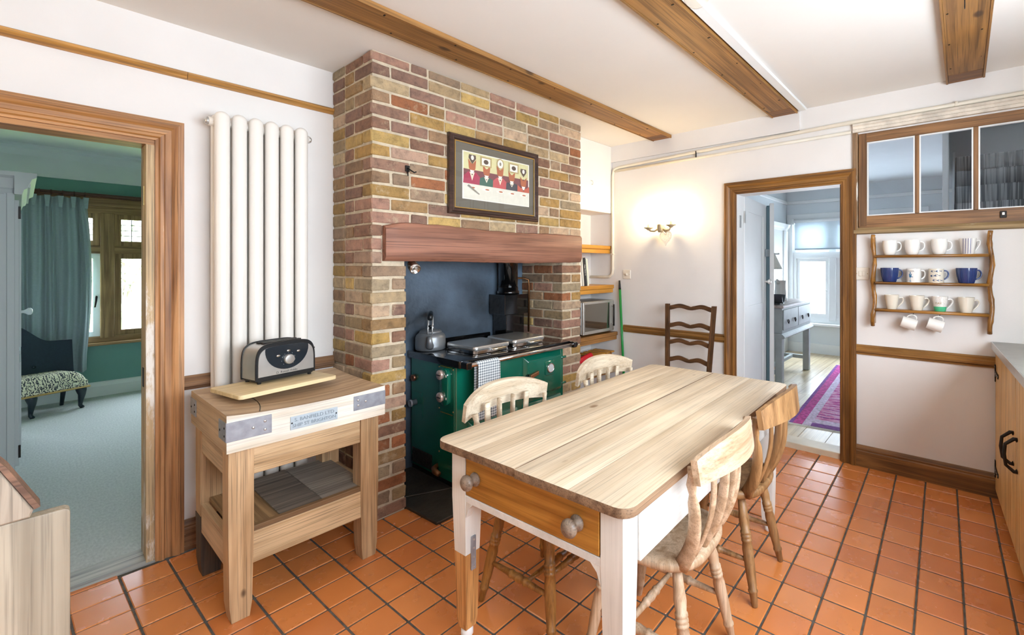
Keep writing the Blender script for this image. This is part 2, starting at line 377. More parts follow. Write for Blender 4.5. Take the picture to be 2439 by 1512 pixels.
m = MB(); m.box(-2.0, -.87, 0, -1.87, YA, 1.05); m.box(-2.0, -.87, 2.15, -1.87, YA, ZC); m.box(-2.0, -.87, 1.05, -1.87, YA, 2.15)
struct('wall_near', m, W['wall'])
# alcove bulkhead
struct('wall_bulkhead', B(2.9, 2.71, 1.9, XB, YA, ZC, .004), W['wall'])
# chimney breast: mortar core, bricks as parts
YF, XL, XR, O0, O1, OZ = 2.49, 1.175, 2.90, 1.37, 2.675, 1.415
m = MB(); r = .007
m.box(XL+r, YF+r, 0, O0-r, YA, ZC); m.box(O1+r, YF+r, 0, XR-r, YA, ZC); m.box(O0-r, YF+r, OZ, O1+r, 2.71, ZC)
breast = struct('wall_chimney_breast', m, W['mortar'])
struct('wall_fireback', B(O0-.02, 2.965, 0, O1+.02, YA, ZC), W['soot'])
struct('wall_fireplace_cheek', B(O0-r-.001, 2.60, 0, O0+.006, 2.965, ZC), W['soot'])
BC = .0735; bcache = {}
def brick_mesh(l, d, h, s):
    k = (round(l, 3), round(d, 3), round(h, 3), s)
    if k not in bcache:
        mb = B(-l/2, -d/2, -h/2, l/2, d/2, h/2, .0055); rr = random.Random(hash(k) % 9999)
        for v in mb.bm.verts: v.co += Vector((rr.uniform(-1, 1), rr.uniform(-1, 1), rr.uniform(-1, 1)))*.0022
        me = mb.done('brick'); me.materials.append(W['brick']); bcache[k] = me
    return bcache[k]
PAL = ['#8c7056', '#957658', '#805f4c', '#7c5f50', '#988262', '#8f7862', '#96603f', '#88695a', '#93836a', '#94754e', '#8a6a58', '#a8894e', '#b0935a', '#9c7c48', '#b39a80', '#a68874', '#a07a68', '#b09a78']
def brick(x0, y0, x1, y1, z0, z1):
    l, d, h = round(x1-x0, 2), round(y1-y0, 2), round(z1-z0, 3)
    o = bpy.data.objects.new('brick', brick_mesh(l, d, h, rng.randrange(3))); C.objects.link(o); o.parent = breast
    o.location = ((x0+x1)/2, (y0+y1)/2, (z0+z1)/2+rng.uniform(-.0015, .0015)); o.rotation_euler = (0, 0, 0)
    c = mul(srgb(rng.choice(PAL)), rng.uniform(.85, 1.15)); o.color = (*c, 1)
def runs(a0, a1, first):
    # split a0..a1 into bricks with 10 mm joints
    out = []; a = a0; L = first
    while a < a1-.02:
        e = min(a+L, a1)
        if a1-e < .05: e = a1
        out.append((a, e)); a = e+.012; L = .105 if rng.random() < .14 else .215
    return out
for k in range(35):
    z0 = k*BC+.005; z1 = min(z0+.0625, ZC-.002)
    if z1-z0 < .02: continue
    ev = k % 2 == 0; zc = (z0+z1)/2; low = zc < OZ; mant = OZ-.005 < zc < 1.635
    # left corner brick
    if low or mant:
        xe = O0 if low else 1.232
        if ev: brick(XL, YF, xe, YF+.105, z0, z1); ys = YF+.115
        else:
            brick(XL, YF, min(XL+.105, xe), YF+.215, z0, z1); ys = YF+.225
            if low: brick(XL+.115, YF, xe, YF+.10, z0, z1)
    else:
        if ev: brick(XL, YF, XL+.215, YF+.105, z0, z1); ys = YF+.115; xs = XL+.225
        else: brick(XL, YF, XL+.105, YF+.215, z0, z1); ys = YF+.225; xs = XL+.115
        for a, b in runs(xs, XR, .215 if rng.random() < .8 else .105): brick(a, YF, b, YF+.10, z0, z1)
    for a, b in runs(ys, YA, .215 if ev else .105): brick(XL, a, XL+.10, b, z0, z1)
    if low:
        if ev: brick(O1, YF, XR, YF+.105, z0, z1); yc = YF+.115
        else: brick(O1, YF, O1+.105, YF+.215, z0, z1); brick(O1+.115, YF, XR, YF+.105, z0, z1); yc = YF+.225
        if zc > .74:
            for a, b in runs(yc, 2.965, .215): brick(O1, a, O1+.10, b, z0, z1)
# hearth slate
hs = sempty('floor_hearth')
for pts in ([(1.385, 2.205), (1.62, 2.205), (1.66, 2.47), (1.365, 2.62)], [(1.63, 2.205), (2.2, 2.205), (2.2, 2.62), (1.668, 2.47)], [(2.21, 2.205), (2.66, 2.205), (2.67, 2.62), (2.21, 2.62)], [(1.365, 2.63), (1.66, 2.48), (1.668, 2.485), (2.67, 2.63), (2.67, 2.96), (1.38, 2.96)]):
    o = obj('slate_slab', MB().prism(pts, 'z', -.01, .014, .003), W['slate'], hs)
# mouldings
def ogee(w, d): return [(0, 0), (0, d*.55), (w*.10, d*.62), (w*.16, d*.95), (w*.28, d*.95), (w*.34, d*.62), (w*.55, d*.70), (w*.66, d*.98), (w*.78, d*1.15), (w*.84, d*1.15), (w*.86, d*.95), (w, d*.95), (w, 0)]
def casing(prof, a0, a1, zt, plane, out, axis):
    # moulding round an opening a0..a1 (along axis), head at zt, wall face at `plane`, projecting by sign `out`
    m = MB(); rows = []
    for w_, d_ in prof:
        q = [(a1+w_, 0), (a1+w_, zt+w_), (a0-w_, zt+w_), (a0-w_, 0)]
        rows.append([m.bm.verts.new((a, plane+out*d_, z) if axis == 'x' else (plane+out*d_, a, z)) for a, z in q])
    for A_, B_ in zip(rows, rows[1:]):
        for i in range(3): m.face([A_[i], A_[i+1], B_[i+1], B_[i]])
    return m
def casing_parts(prof, a0, a1, zt, plane, out, axis, ms, mh, parent):
    for seg, (nm, mt) in enumerate((('architrave', ms), ('architrave_head', mh), ('architrave', ms))):
        m = MB(); rows = []
        for w_, d_ in prof:
            q = [(a1+w_, 0), (a1+w_, zt+w_), (a0-w_, zt+w_), (a0-w_, 0)][seg:seg+2]
            rows.append([m.bm.verts.new((a, plane+out*d_, z) if axis == 'x' else (plane+out*d_, a, z)) for a, z in q])
        for A_, B_ in zip(rows, rows[1:]): m.face([A_[0], A_[1], B_[1], B_[0]])
        obj(nm, m, mt, parent, fixn=True)
d1 = sempty('door_1', (0, YA, 0))
def kid(name, mb, mat, par, **k):
    o = obj(name, mb, mat, par, **k); o.matrix_parent_inverse = Matrix.Translation(par.location).inverted(); return o
_obj = obj
def casing_world(*a, parent): 
    n0 = set(bpy.data.objects); casing_parts(*a, parent)
    for o in set(bpy.data.objects)-n0: o.matrix_parent_inverse = Matrix.Translation(parent.location).inverted()
casing_world(ogee(.100, .030), -.45, .396, 1.978, YA, -1, 'x', W['arch_pine'], W['arch_pine_x'], parent=d1)
W['jamb_worn'] = wood('worn_jamb', '#d8bd92', '#a88a62', 'z', .6, 1, wear='#e6dfd4', wear_amt=.55)
kid('jamb_lining', B(.366, YA-.004, 0, .395, YA+.13, 1.955), W['jamb_worn'], d1)
kid('jamb_lining', B(-.46, YA-.004, 0, -.43, YA+.13, 1.955), W['jamb_worn'], d1)
kid('head_lining', B(-.46, YA-.004, 1.955, .395, YA+.13, 1.985), W['arch_pine_x'], d1)
for z in (1.72, .86): kid('hinge', B(.3635, YA+.05, z-.045, .367, YA+.08, z+.045), W['brass'] if z > 1 else W['iron'], d1)
kid('threshold', MB().prism([(YA-.01, 0), (YA+.005, .012), (YA+.13, .02), (YA+.16, .008), (YA+.16, -.01), (YA-.01, -.01)], 'x', -.43, .40), wood('grey_sill', '#b9b9b2', '#77787a', 'x', .6), d1)
d2 = sempty('door_2', (XB, 1.06, 0))
casing_world(ogee(.097, .028), .676, 1.442, 1.968, XB, -1, 'y', W['arch_brown'], W['arch_brown_y'], parent=d2)
kid('jamb_lining', B(XB-.004, .664, 0, XB+.13, .684, 1.965), W['arch_brown'], d2)
kid('jamb_lining', B(XB-.004, 1.434, 0, XB+.13, 1.455, 1.965), W['white_paint'], d2)
kid('head_lining', B(XB-.004, .664, 1.965, XB+.13, 1.455, 1.985), W['white_paint'], d2)
kid('strike_plate', B(XB+.01, .6835, .80, XB+.035, .687, .92, .001), W['brass'], d2)
kid('threshold_step', B(3.65, .684, -.01, 3.80, 1.434, .042, .004), plain('pale_oak_step', '#d9ccb4', .5, var=.1, scale=8), d2)
kid('hinge', B(XB+.03, 1.428, 1.70, XB+.06, 1.4345, 1.80), W['steel'], d2)
def runx(name, prof, x0, x1, mat):  # profile (depth into room from YA, z)
    return struct(name, MB().prism([(YA-d, z) for d, z in prof], 'x', x0, x1), mat, fixn=True)
def runy(name, prof, y0, y1, mat):
    m = MB(); pts = [(XB-d, z) for d, z in prof]
    return struct(name, m.prism(pts, 'y', y0, y1), mat, fixn=True)
SK = [(0, 0), (.020, 0), (.020, .105), (.016, .112), (.018, .122), (.010, .140), (.006, .146), (0, .146)]
DA = [(0, -.034), (.010, -.034), (.012, -.022), (.024, -.016), (.026, .004), (.018, .012), (.020, .026), (.010, .034), (0, .034)]
runx('baseboard_left', SK, .496, XL, W['dado_x'])
runy('baseboard_right', SK, -.83, .579, W['skirt_y']); runy('baseboard_far', SK, 1.54, 2.62, W['skirt_y'])
runx('trim_1', [(d, z+.815) for d, z in DA], .496, XL, W['dado_x'])
runy('trim_2', [(d, z+.808) for d, z in DA], -.83, .579, W['dado_y'])
runy('trim_3', [(d, z+.785) for d, z in DA], 1.54, 2.565, W['dado_y'])
PR = [(0, -.019), (.012, -.019), (.018, -.008), (.026, .002), (.026, .012), (.014, .018), (0, .018)]
runx('trim_4', [(d, z+2.318) for d, z in PR], -1.87, .509, W['rail_x']); runx('trim_5', [(d, z+2.318) for d, z in PR], .511, XL, W['rail_x'])
# timber ledge above the internal window
runy('trim_6', [(0, 2.312), (.03, 2.312), (.032, 2.33), (.020, 2.336), (.024, 2.352), (.034, 2.356), (.03, 2.372), (0, 2.375)], -.83, .60, W['rough_white'])
# internal window in the right wall
w1 = sempty('window_1', (XB, -.08, 1.62)); WF = wood('window_pine', '#9c7148', '#5f4026', 'y', .5); WV = wood('window_pine_upright', '#9c7148', '#5f4026', 'z', .5); WO = wood('weathered_sill', '#a98d63', '#5a4528', 'y', .65, wear='#d6c9b0', wear_amt=.63)
kid('frame_rail', B(XB-.012, -.76, 1.645, XB+.06, .566, 1.73, .003), WF, w1)
kid('frame_rail', B(XB-.012, -.76, 2.238, XB+.06, .566, 2.300, .003), WF, w1)
kid('frame_stile', B(XB-.014, .516, 1.66, XB+.06, .566, 2.30, .003), WV, w1)
kid('frame_stile', B(XB-.014, -.76, 1.66, XB+.06, -.70, 2.30, .003), WV, w1)
kid('outer_casing', B(XB-.02, .57, 1.62, XB+.02, .602, 2.312, .004), wood('flaking_casing', '#a08060', '#6a4a2c', 'z', .6, wear='#ddd6ca', wear_amt=.56), w1)
kid('sill', MB().prism([(XB-.028, 1.612), (XB-.030, 1.632), (XB-.012, 1.650), (XB+.06, 1.650), (XB+.06, 1.605), (XB-.01, 1.605)], 'y', -.78, .60), WO, w1, fixn=True)
ys = [.516]
for k in range(4):
    y1 = .516-k*.2965; y0 = y1-.272
    kid('pane', B(XB+.022, y0, 1.725, XB+.026, y1, 2.242), W['glass'], w1)
    if k < 3: kid('muntin', B(XB-.004, y0-.0245, 1.73, XB+.05, y0, 2.24, .004), WV, w1)
    g = MB(); e = .008
    g.box(XB+.0, y0, 1.73, XB+.021, y0+e, 2.238); g.box(XB+.0, y1-e, 1.73, XB+.021, y1, 2.238); g.box(XB+.0, y0+e, 1.73, XB+.021, y1-e, 1.738); g.box(XB+.0, y0+e, 2.23, XB+.021, y1-e, 2.238)
    kid('glazing_bead', g, W['white_paint'], w1)
lt = kid('latch', B(XB-.022, -.205, 1.672, XB-.012, -.175, 1.712, .002), W['iron'], w1)
kid('latch_tongue', B(XB-.030, -.196, 1.688, XB-.022, -.184, 1.704, .001), W['steel'], w1)
# kitchen windows behind the camera: frames and glazing
def rear_window(name, x0, x1, z0, z1, n, y):
    e = sempty(name, ((x0+x1)/2, y, z0)); fr = .06
    kid('frame', B(x0, y-.05, z0, x1, y+.03, z0+fr), W['white_paint'], e); kid('frame', B(x0, y-.05, z1-fr, x1, y+.03, z1), W['white_paint'], e)
    for i in range(n+1):
        x = x0+(x1-x0-fr)*i/n; kid('mullion', B(x, y-.05, z0+fr, x+fr, y+.03, z1-fr), W['white_paint'], e)
    return e
rear_window('window_2', -.2, 2.4, 1.08, 2.15, 4, -.95)
# ---------------------------------------------------------------- bedroom seen through the left doorway
GR = plain('green_wall_paint', '#6e9c92', .7, var=.04, scale=3); FRZ = plain('white_frieze', '#dfe3e4', .75, var=.02)
YB = 7.17
m = MB(); m.box(-2.0, YB, -.02, 3.0, YB+.16, .58); m.box(-2.0, YB, 2.10, 3.0, YB+.16, 2.62); m.box(-2.0, YB, .58, -.75, YB+.16, 2.10); m.box(2.37, YB, .58, 3.0, YB+.16, 2.10)
struct('wall_bedroom_far', m, GR)
m = MB(); m.box(2.42, 3.115, 0, 2.55, 4.5, 2.62); m.box(2.42, 6.3, 0, 2.55, YB, 2.62); m.box(2.42, 4.5, 0, 2.55, 6.3, 2.62)
struct('wall_bedroom_right', m, GR); struct('wall_bedroom_left', B(-2.1, 3.115, 0, -2.0, YB, 2.62), GR)
struct('wall_bedroom_near', B(-2.0, 3.115, 1.99, 2.42, 3.125, 2.62), GR)
struct('ceiling_bedroom', B(-2.0, 3.115, 2.56, 2.42, YB, 2.66), FRZ)
struct('trim_7', MB().prism([(YB, 2.27), (YB-.012, 2.27), (YB-.020, 2.30), (YB-.02, 2.46), (YB-.05, 2.52), (YB-.11, 2.54), (YB-.12, 2.56), (YB, 2.56)], 'x', -2.0, 2.42), FRZ, fixn=True)
struct('baseboard_bedroom', MB().prism([(YB, 0), (YB-.022, 0), (YB-.022, .115), (YB-.012, .15), (YB, .16)], 'x', -2.0, 2.42), W['white_paint'], fixn=True)
def carpet_tex(nt, L):
    tc = N(nt, 'ShaderNodeTexCoord'); mp = N(nt, 'ShaderNodeMapping'); mp.inputs['Scale'].default_value = (95, 40, 1); L(tc.outputs['Object'], mp.inputs[0])
    n = N(nt, 'ShaderNodeTexNoise'); n.inputs['Scale'].default_value = 1; n.inputs['Detail'].default_value = 4; L(mp.outputs[0], n.inputs['Vector']); return n.outputs[0]
struct('floor_bedroom', B(-2.0, 3.13, -.05, 2.42, YB, .008), two_tone('grey_loop_carpet', carpet_tex, '#a3a7a6', '#d8d9d6', .95, .5))
# bedroom window: pine frame, two rows of lights; unseen right end widened for daylight
w3 = sempty('window_3', (.5, YB, .58)); FP = wood('bedroom_window_pine', '#b08a5c', '#7a5636', 'x', .5, knots=.06); FPz = wood('bedroom_window_pine_upright', '#b08a5c', '#7a5636', 'z', .5, knots=.05)
kid('sill_board', B(-.8, YB-.05, .545, 2.40, YB+.10, .575, .004), FP, w3); kid('bottom_rail', B(-.75, YB-.005, .575, 2.37, YB+.08, .64, .003), FP, w3)
kid('transom', B(-.75, YB-.004, 1.515, 2.37, YB+.08, 1.60, .004), FP, w3); kid('head_rail', B(-.75, YB-.004, 1.94, 2.37, YB+.08, 2.03, .003), FP, w3)
kid('pelmet_board', B(-.85, YB-.03, 2.02, 2.41, YB+.01, 2.10, .004), FP, w3); kid('pelmet_cap', B(-.87, YB-.05, 2.10, 2.41, YB+.0, 2.125, .005), wood('pelmet_cap_pine', '#7a4f30', '#4c2d18', 'x', .5), w3)
lead = plain('window_lead', '#4a4a58', .6)
for k in range(6):
    xm = .544-.535*2+k*.535-.012
    kid('mullion', B(xm, YB-.01, .62, xm+.105, YB+.08, 1.95, .004), FPz, w3)
    a, b = xm+.105, xm+.535
    if k == 5: continue
    for z0, z1, nm in ((1.60, 1.94, 'upper'), (.64, 1.515, 'lower')):
        f = .052
        mt = FPz if (k % 2 == 0) else W['white_paint'] if nm == 'lower' and k == 1 else FPz
        g = MB(); g.box(a, YB+.01, z0, a+f, YB+.05, z1); g.box(b-f, YB+.01, z0, b, YB+.05, z1); g.box(a+f, YB+.01, z0, b-f, YB+.05, z0+f); g.box(a+f, YB+.01, z1-f, b-f, YB+.05, z1)
        kid('casement', g, mt, w3)
        kid('pane', B(a+f, YB+.028, z0+f, b-f, YB+.031, z1-f), W['glass'], w3)
        if nm == 'upper':
            g = MB(); n = 4
            for i in range(1, n): x = a+f+(b-a-2*f)*i/n; g.box(x-.003, YB+.024, z0+f, x+.003, YB+.034, z1-f)
            for i in range(1, 4): z = z0+f+(z1-z0-2*f)*i/4; g.box(a+f, YB+.0235, z-.003, b-f, YB+.0345, z+.003)
            kid('leading', g, lead, w3)
        else: kid('casement_handle', MB().tube([(b-.03, YB+.0, 1.06), (b-.03, YB-.03, 1.06), (b-.032, YB-.032, 1.02), (b-.04, YB-.028, .95)], [.012, .011, .009, .006], 8), W['iron'], w3, smooth=True)
# garden beyond
gm = plain('lawn', '#9fb46a', .95, var=.25, scale=2.5, bump=.5, bscale=8)
o = struct('floor_garden', MB().grid(lambda u, v: (-14+28*u, YB+.3+16*v, -.25+.06*math.sin(7*u)*math.sin(9*v)+1.0*max(0, v-.15)), 30, 30), gm)
o = obj('garden_wall', B(-9, 15.3, .3, 9, 15.7, 2.35, .03), plain('flint_wall', '#b9b2a4', .95, var=.3, scale=5, bump=.5, bscale=6)); tag(o, 'pale flint garden wall beyond the bedroom lawn', 'garden wall')
t = thing('garden_shrub', 'bare grey-green shrub in front of the flint garden wall', 'shrub', (1.3, 13.2, .62))
m = MB(); rr = random.Random(3)
for k in range(260):
    a, b, q = rr.uniform(0, 2*PI), rr.uniform(.1, 1), rr.uniform(0, 1.5); c = Vector((math.cos(a)*b*.9, math.sin(a)*b*.7, .25+q)); d = Vector((rr.uniform(-1, 1), rr.uniform(-1, 1), rr.uniform(-.3, 1))).normalized()*.09; e = d.cross(Vector((0, 0, 1))).normalized()*.035
    m.poly([c-d, c+e, c+d, c-e])
obj('foliage', m, plain('shrub_leaf', '#8fa07c', .9, var=.3), t)
m = MB()
for k in range(9):
    a = k*.7; m.tube([(0, 0, 0), (math.cos(a)*.25, math.sin(a)*.2, .6), (math.cos(a)*.7, math.sin(a)*.55, 1.3)], [.03, .02, .008], 6)
obj('stem', m, plain('shrub_stem', '#7d7464', .9), t)
# ---------------------------------------------------------------- hall seen through the right doorway and the internal window
HW = plain('hall_wall_paint', '#dde3e5', .75, var=.02, scale=2); XH = 7.6
m = MB(); m.box(XH, -1.75, 0, XH+.15, 2.2, .50); m.box(XH, -1.75, 2.12, XH+.15, 2.2, 4.4); m.box(XH, 2.12, .50, XH+.15, 2.2, 2.12); m.box(XH, -1.75, .5, XH+.15, .45, 2.12)
struct('wall_hall_far', m, HW)
struct('wall_hall_left', B(XB+.13, 2.2, 0, XH+.15, 2.3, 2.75), HW)
m = MB(); m.box(XB+.13, -1.85, 0, 4.6, -1.75, 4.4); m.box(6.2, -1.85, 0, XH+.15, -1.75, 4.4); m.box(4.6, -1.85, 0, 6.2, -1.75, 4.4)
struct('wall_hall_right', m, HW)
m = MB(); m.box(XB+.13, .14, 2.58, XH, 2.2, 2.72); m.box(XB+.13, -1.75, 2.58, 4.4, .14, 2.72)
struct('ceiling_hall', m, FRZ)
m = MB(); m.box(XB+.13, .14, 2.72, XH, .24, 4.4); m.box(4.3, -1.75, 2.72, 4.4, .14, 4.4)
struct('wall_stairwell', m, HW)
m = B(4.3, -1.75, 4.4, XH, .24, 4.5)
struct('ceiling_stairwell', m, FRZ)
struct('trim_8', B(XH-.025, -1.7, 2.35, XH, 2.2, 2.40, .006), W['white_paint']); struct('trim_9', B(XB+.14, 2.175, 2.35, XH-.03, 2.2, 2.40, .006), W['white_paint'])
struct('baseboard_hall', B(XH-.022, .2, .035, XH, 2.2, .19, .005), W['white_paint'])
fh = sempty('floor_hall'); HF = wood('pale_hall_oak', '#dcc9a6', '#bfa680', 'x', .35, .8, objrand=True, streak=.25)
for k in range(20):
    y = -1.74+k*.197
    for a, b in ((3.76, 5.1+(k % 3)*.45), (5.1+(k % 3)*.45, XH)): obj('plank', B(a+.001, y+.001, .02, b-.001, min(y+.196, 2.2), .040, .0012), HF, fh)
obj('subfloor', B(3.76, -1.75, -.05, XH, 2.2, .02), W['grout'], fh)
# hall window, painted white
w4 = sempty('window_4', (XH, 1.25, .5)); WP = W['white_paint']
kid('sill_board', B(XH-.10, .35, .47, XH+.05, 2.16, .505, .005), WP, w4); kid('bottom_rail', B(XH, .42, .505, XH+.08, 2.14, .60), WP, w4)
kid('transom', B(XH-.01, .42, 1.50, XH+.08, 2.14, 1.60, .004), WP, w4); kid('head_rail', B(XH, .42, 2.04, XH+.08, 2.14, 2.12), WP, w4)
kid('architrave_head', B(XH-.03, .35, 2.10, XH, 2.19, 2.19, .006), WP, w4); kid('architrave', B(XH-.03, 2.10, .5, XH, 2.185, 2.11, .006), WP, w4)
for k in range(4):
    y1 = 2.10-k*.565; kid('mullion', B(XH-.008, y1-.05, .55, XH+.08, y1+.05, 2.06, .004), WP, w4)
    if k == 3: continue
    for z0, z1 in ((.60, 1.50), (1.60, 2.04)):
        a, b, f = y1-.515, y1-.05, .05
        g = MB(); g.box(XH+.01, a, z0, XH+.05, a+f, z1); g.box(XH+.01, b-f, z0, XH+.05, b, z1); g.box(XH+.01, a+f, z0, XH+.05, b-f, z0+f); g.box(XH+.01, a+f, z1-f, XH+.05, b-f, z1)
        kid('casement', g, WP, w4); kid('pane', B(XH+.03, a+f, z0+f, XH+.033, b-f, z1-f), W['glass'], w4)
        if z0 < 1: kid('window_stay', MB().tube([(XH-.005, a+.02, 1.0), (XH-.03, a+.05, 1.02), (XH-.03, a+.09, 1.0), (XH-.03, a+.08, .975), (XH-.03, a+.06, .985)], .006, 6), W['steel'], w4, smooth=True)
BLIND, _nt, _p, _L = nodes('blind_cloth'); _p.inputs['Base Color'].default_value = (*srgb('#dfe6e8'), 1); _p.inputs['Roughness'].default_value = .9
_tr = N(_nt, 'ShaderNodeBsdfTranslucent'); _tr.inputs[0].default_value = (.7, .76, .8, 1); _mx = N(_nt, 'ShaderNodeMixShader'); _mx.inputs[0].default_value = .3
_L(_p.outputs[0], _mx.inputs[1]); _L(_tr.outputs[0], _mx.inputs[2]); _L(_mx.outputs[0], _nt.nodes['Material Output'].inputs[0])
t = thing('roller_blind', 'pale roller blind half lowered over the white hall window', 'blind', (XH-.05, 1.27, 2.10))
obj('roller', MB().tube([(0, -.82, -.02), (0, .80, -.02)], .028, 14), WP, t, smooth=True)
obj('cloth', B(-.006, -.81, -.45, -.003, .79, -.02), BLIND, t)
obj('hem_bar', B(-.012, -.81, -.47, .003, .79, -.45, .003), plain('blind_bar', '#9fb0ba', .5), t)
obj('bracket', B(-.03, .80, -.07, .03, .83, .02, .004), WP, t)
# cupboard surround on the left hall wall
d3 = sempty('door_3', (7.0, 2.2, 0))
kid('cornice_head', MB().prism([(2.2, 1.93), (2.18, 1.93), (2.17, 1.96), (2.15, 1.98), (2.13, 2.03), (2.2, 2.03)], 'x', 6.3, 7.58), WP, d3, fixn=True)
kid('pilaster', B(7.35, 2.165, .04, 7.55, 2.2, 1.93, .006), WP, d3); kid('pilaster', B(6.35, 2.165, .04, 6.5, 2.2, 1.93, .006), WP, d3)
kid('panel', B(6.5, 2.185, .04, 7.35, 2.2, 1.93), W['white_paint'], d3)
# ---------------------------------------------------------------- ceiling beams, mantel
def loft(m, secs):
    # secs: list of rectangles (x0,x1,y0,y1,z)
    R = [[m.bm.verts.new(p) for p in ((x0,y0,z),(x1,y0,z),(x1,y1,z),(x0,y1,z))] for x0,x1,y0,y1,z in secs]
    for A_, B_ in zip(R, R[1:]):
        for k in range(4): m.face([A_[k], A_[(k+1)%4], B_[(k+1)%4], B_[k]])
    m.face(R[0][::-1]); m.face(R[-1]); return m
BE = wood('beam_end_pine', '#8a5c30', '#5a3a1c', 'y', .55)
for (y0, y1, lab) in ((2.035, 2.228, 'brown pine ceiling beam nearest the brick chimney breast'), (.965, 1.155, 'brown pine ceiling beam over the table, beside the globe light'), (-.108, .080, 'brown pine ceiling beam with a wire hook, above the internal window')):
    t = thing('ceiling_beam', lab, 'beam', (-1.86, y0, 2.527), 0, 'boxed pine ceiling beams')
    wd = y1-y0; L_ = XB-.004+1.86
    obj('soffit_board', B(0, .012, .004, L_-.16, wd-.012, .027), W['beam'], t); obj('side_board', B(0, 0, 0, L_, .011, .0275, .002), W['beam'], t); obj('side_board', B(0, wd-.011, 0, L_, wd, .0275, .002), W['beam'], t)
    obj('end_block', B(L_-.158, .012, .003, L_, wd-.012, .027, .002), BE, t)
    m = MB(); rr = random.Random(int(y0*100))
    for k in range(14): x = .3+k*.37; m.box(x, .02+rr.random()*.01, .0015, x+.006, .028+rr.random()*.01, .0045); m.box(x+.1, wd-.03, .0015, x+.106, wd-.022, .0045)
    obj('nail_head', m, W['iron'], t)
    if y0 < 0: obj('hook', MB().tube([(4.35, .1, .004), (4.35, .1, -.02), (4.36, .1, -.032), (4.375, .1, -.036), (4.385, .1, -.026)], .0022, 6), W['iron'], t, smooth=True)
o = obj('conduit_trunking', B(-1.86, .90, 2.537, XB-.024, .955, ZC, .003), W['white_paint']); tag(o, 'white plastic trunking running along the ceiling beside a beam', 'trunking')
def mantel_mesh():
    m = MB(); n = 40; rr = random.Random(5); top = []; bot = []
    jt = [rr.uniform(-.004, .004) for _ in range(n+1)]; jb = [rr.uniform(-.004, .004) for _ in range(n+1)]
    x0, x1 = 1.236, 2.872
    secs = []
    for i in range(n+1):
        u = i/n; x = x0+(x1-x0)*u
        zt = 1.628+.006*math.sin(u*9)+jt[i]*.6-(.02 if u < .06 else 0)*(1-u/.06); zb = 1.412+.004*math.sin(u*6+1)+jb[i]*.6
        secs.append([(2.462, zb+.012), (2.455, zb+.03), (2.455, zt-.02), (2.463, zt-.006), (2.48, zt), (2.56, zt), (2.56, zb), (2.475, zb)])
    R = [[m.bm.verts.new((x0+(x1-x0)*i/n, y, z)) for y, z in s] for i, s in enumerate(secs)]
    for A_, B_ in zip(R, R[1:]):
        for k in range(8): m.face([A_[k], A_[(k+1)%8], B_[(k+1)%8], B_[k]])
    m.face(R[0][::-1]); m.face(R[-1]); return m
o = obj('mantel_beam', mantel_mesh(), W['mantel'], smooth=True, fixn=True, ang=30); tag(o, 'thick oak mantel beam set in the brickwork over the range', 'mantel beam')
# ---------------------------------------------------------------- farmhouse table
T = thing('farmhouse_table', 'scrubbed pine farmhouse table with white painted base and end drawer', 'table', (1.725, 1.106, 0), rad(2.1))
HL, HW_ = .785, .414
TOP = wood('scrubbed_pine_top', '#dccab0', '#c6b092', 'x', .5, .8, knots=.05, knot_col='#7a5a3c', wear='#927a5e', wear_amt=.69, streak=.30)
TEDGE = wood('worn_table_edge', '#94775c', '#5f4632', 'x', .6, 1.2, wear='#c0a283', wear_amt=.62)
def plank(x0, x1, y0, y1, rl, rr_, z0=.737, z1=.765):
    # plank outline with rounded outer corners (rl on low-y side, rr_ on high-y side)
    pts = []
    def corner(cx, cy, r, a0):
        if r < .002: pts.append((cx, cy)); return
        for k in range(6): a = a0+PI/2*k/5; pts.append((cx+r*math.cos(a), cy+r*math.sin(a)))
    corner(x1-rl, y0+rl, rl, -PI/2); corner(x1-rr_, y1-rr_, rr_, 0); corner(x0+rr_, y1-rr_, rr_, PI/2); corner(x0+rl, y0+rl, rl, PI)
    return MB().prism(pts, 'z', z0, z1, .0022, 2)
ED = [-HW_, -.19, -.002, .21, HW_]
for a, b, rl, rr_ in ((-HW_, -.215, .045, 0), (-.2149, .0, 0, 0), (.0050, .222, 0, 0), (.2221, HW_, 0, .045)):
    m = plank(-HL+(.004 if a > 0 else 0), HL-(.003 if a < -.3 else 0), a, b, rl, rr_); m.bm.normal_update()
    for f in m.bm.faces:
        if f.normal.z < .75: f.material_index = 1
    obj('top_plank', m, [TOP, TEDGE], T, smooth=True, ang=50)
PW = wood('flaking_white_paint', '#e9e8e2', '#dcdbd4', 'z', .5, 1, wear='#b08a5c', wear_amt=.71, streak=.08, bump=.08)
PWx = wood('white_painted_apron', '#ebebe8', '#e0e0db', 'x', .45, 1, streak=.06, bump=.05)
RP = wood('new_pine_repair', '#d19b5f', '#a8703a', 'z', .5, 1, knots=.05)
lw = .074
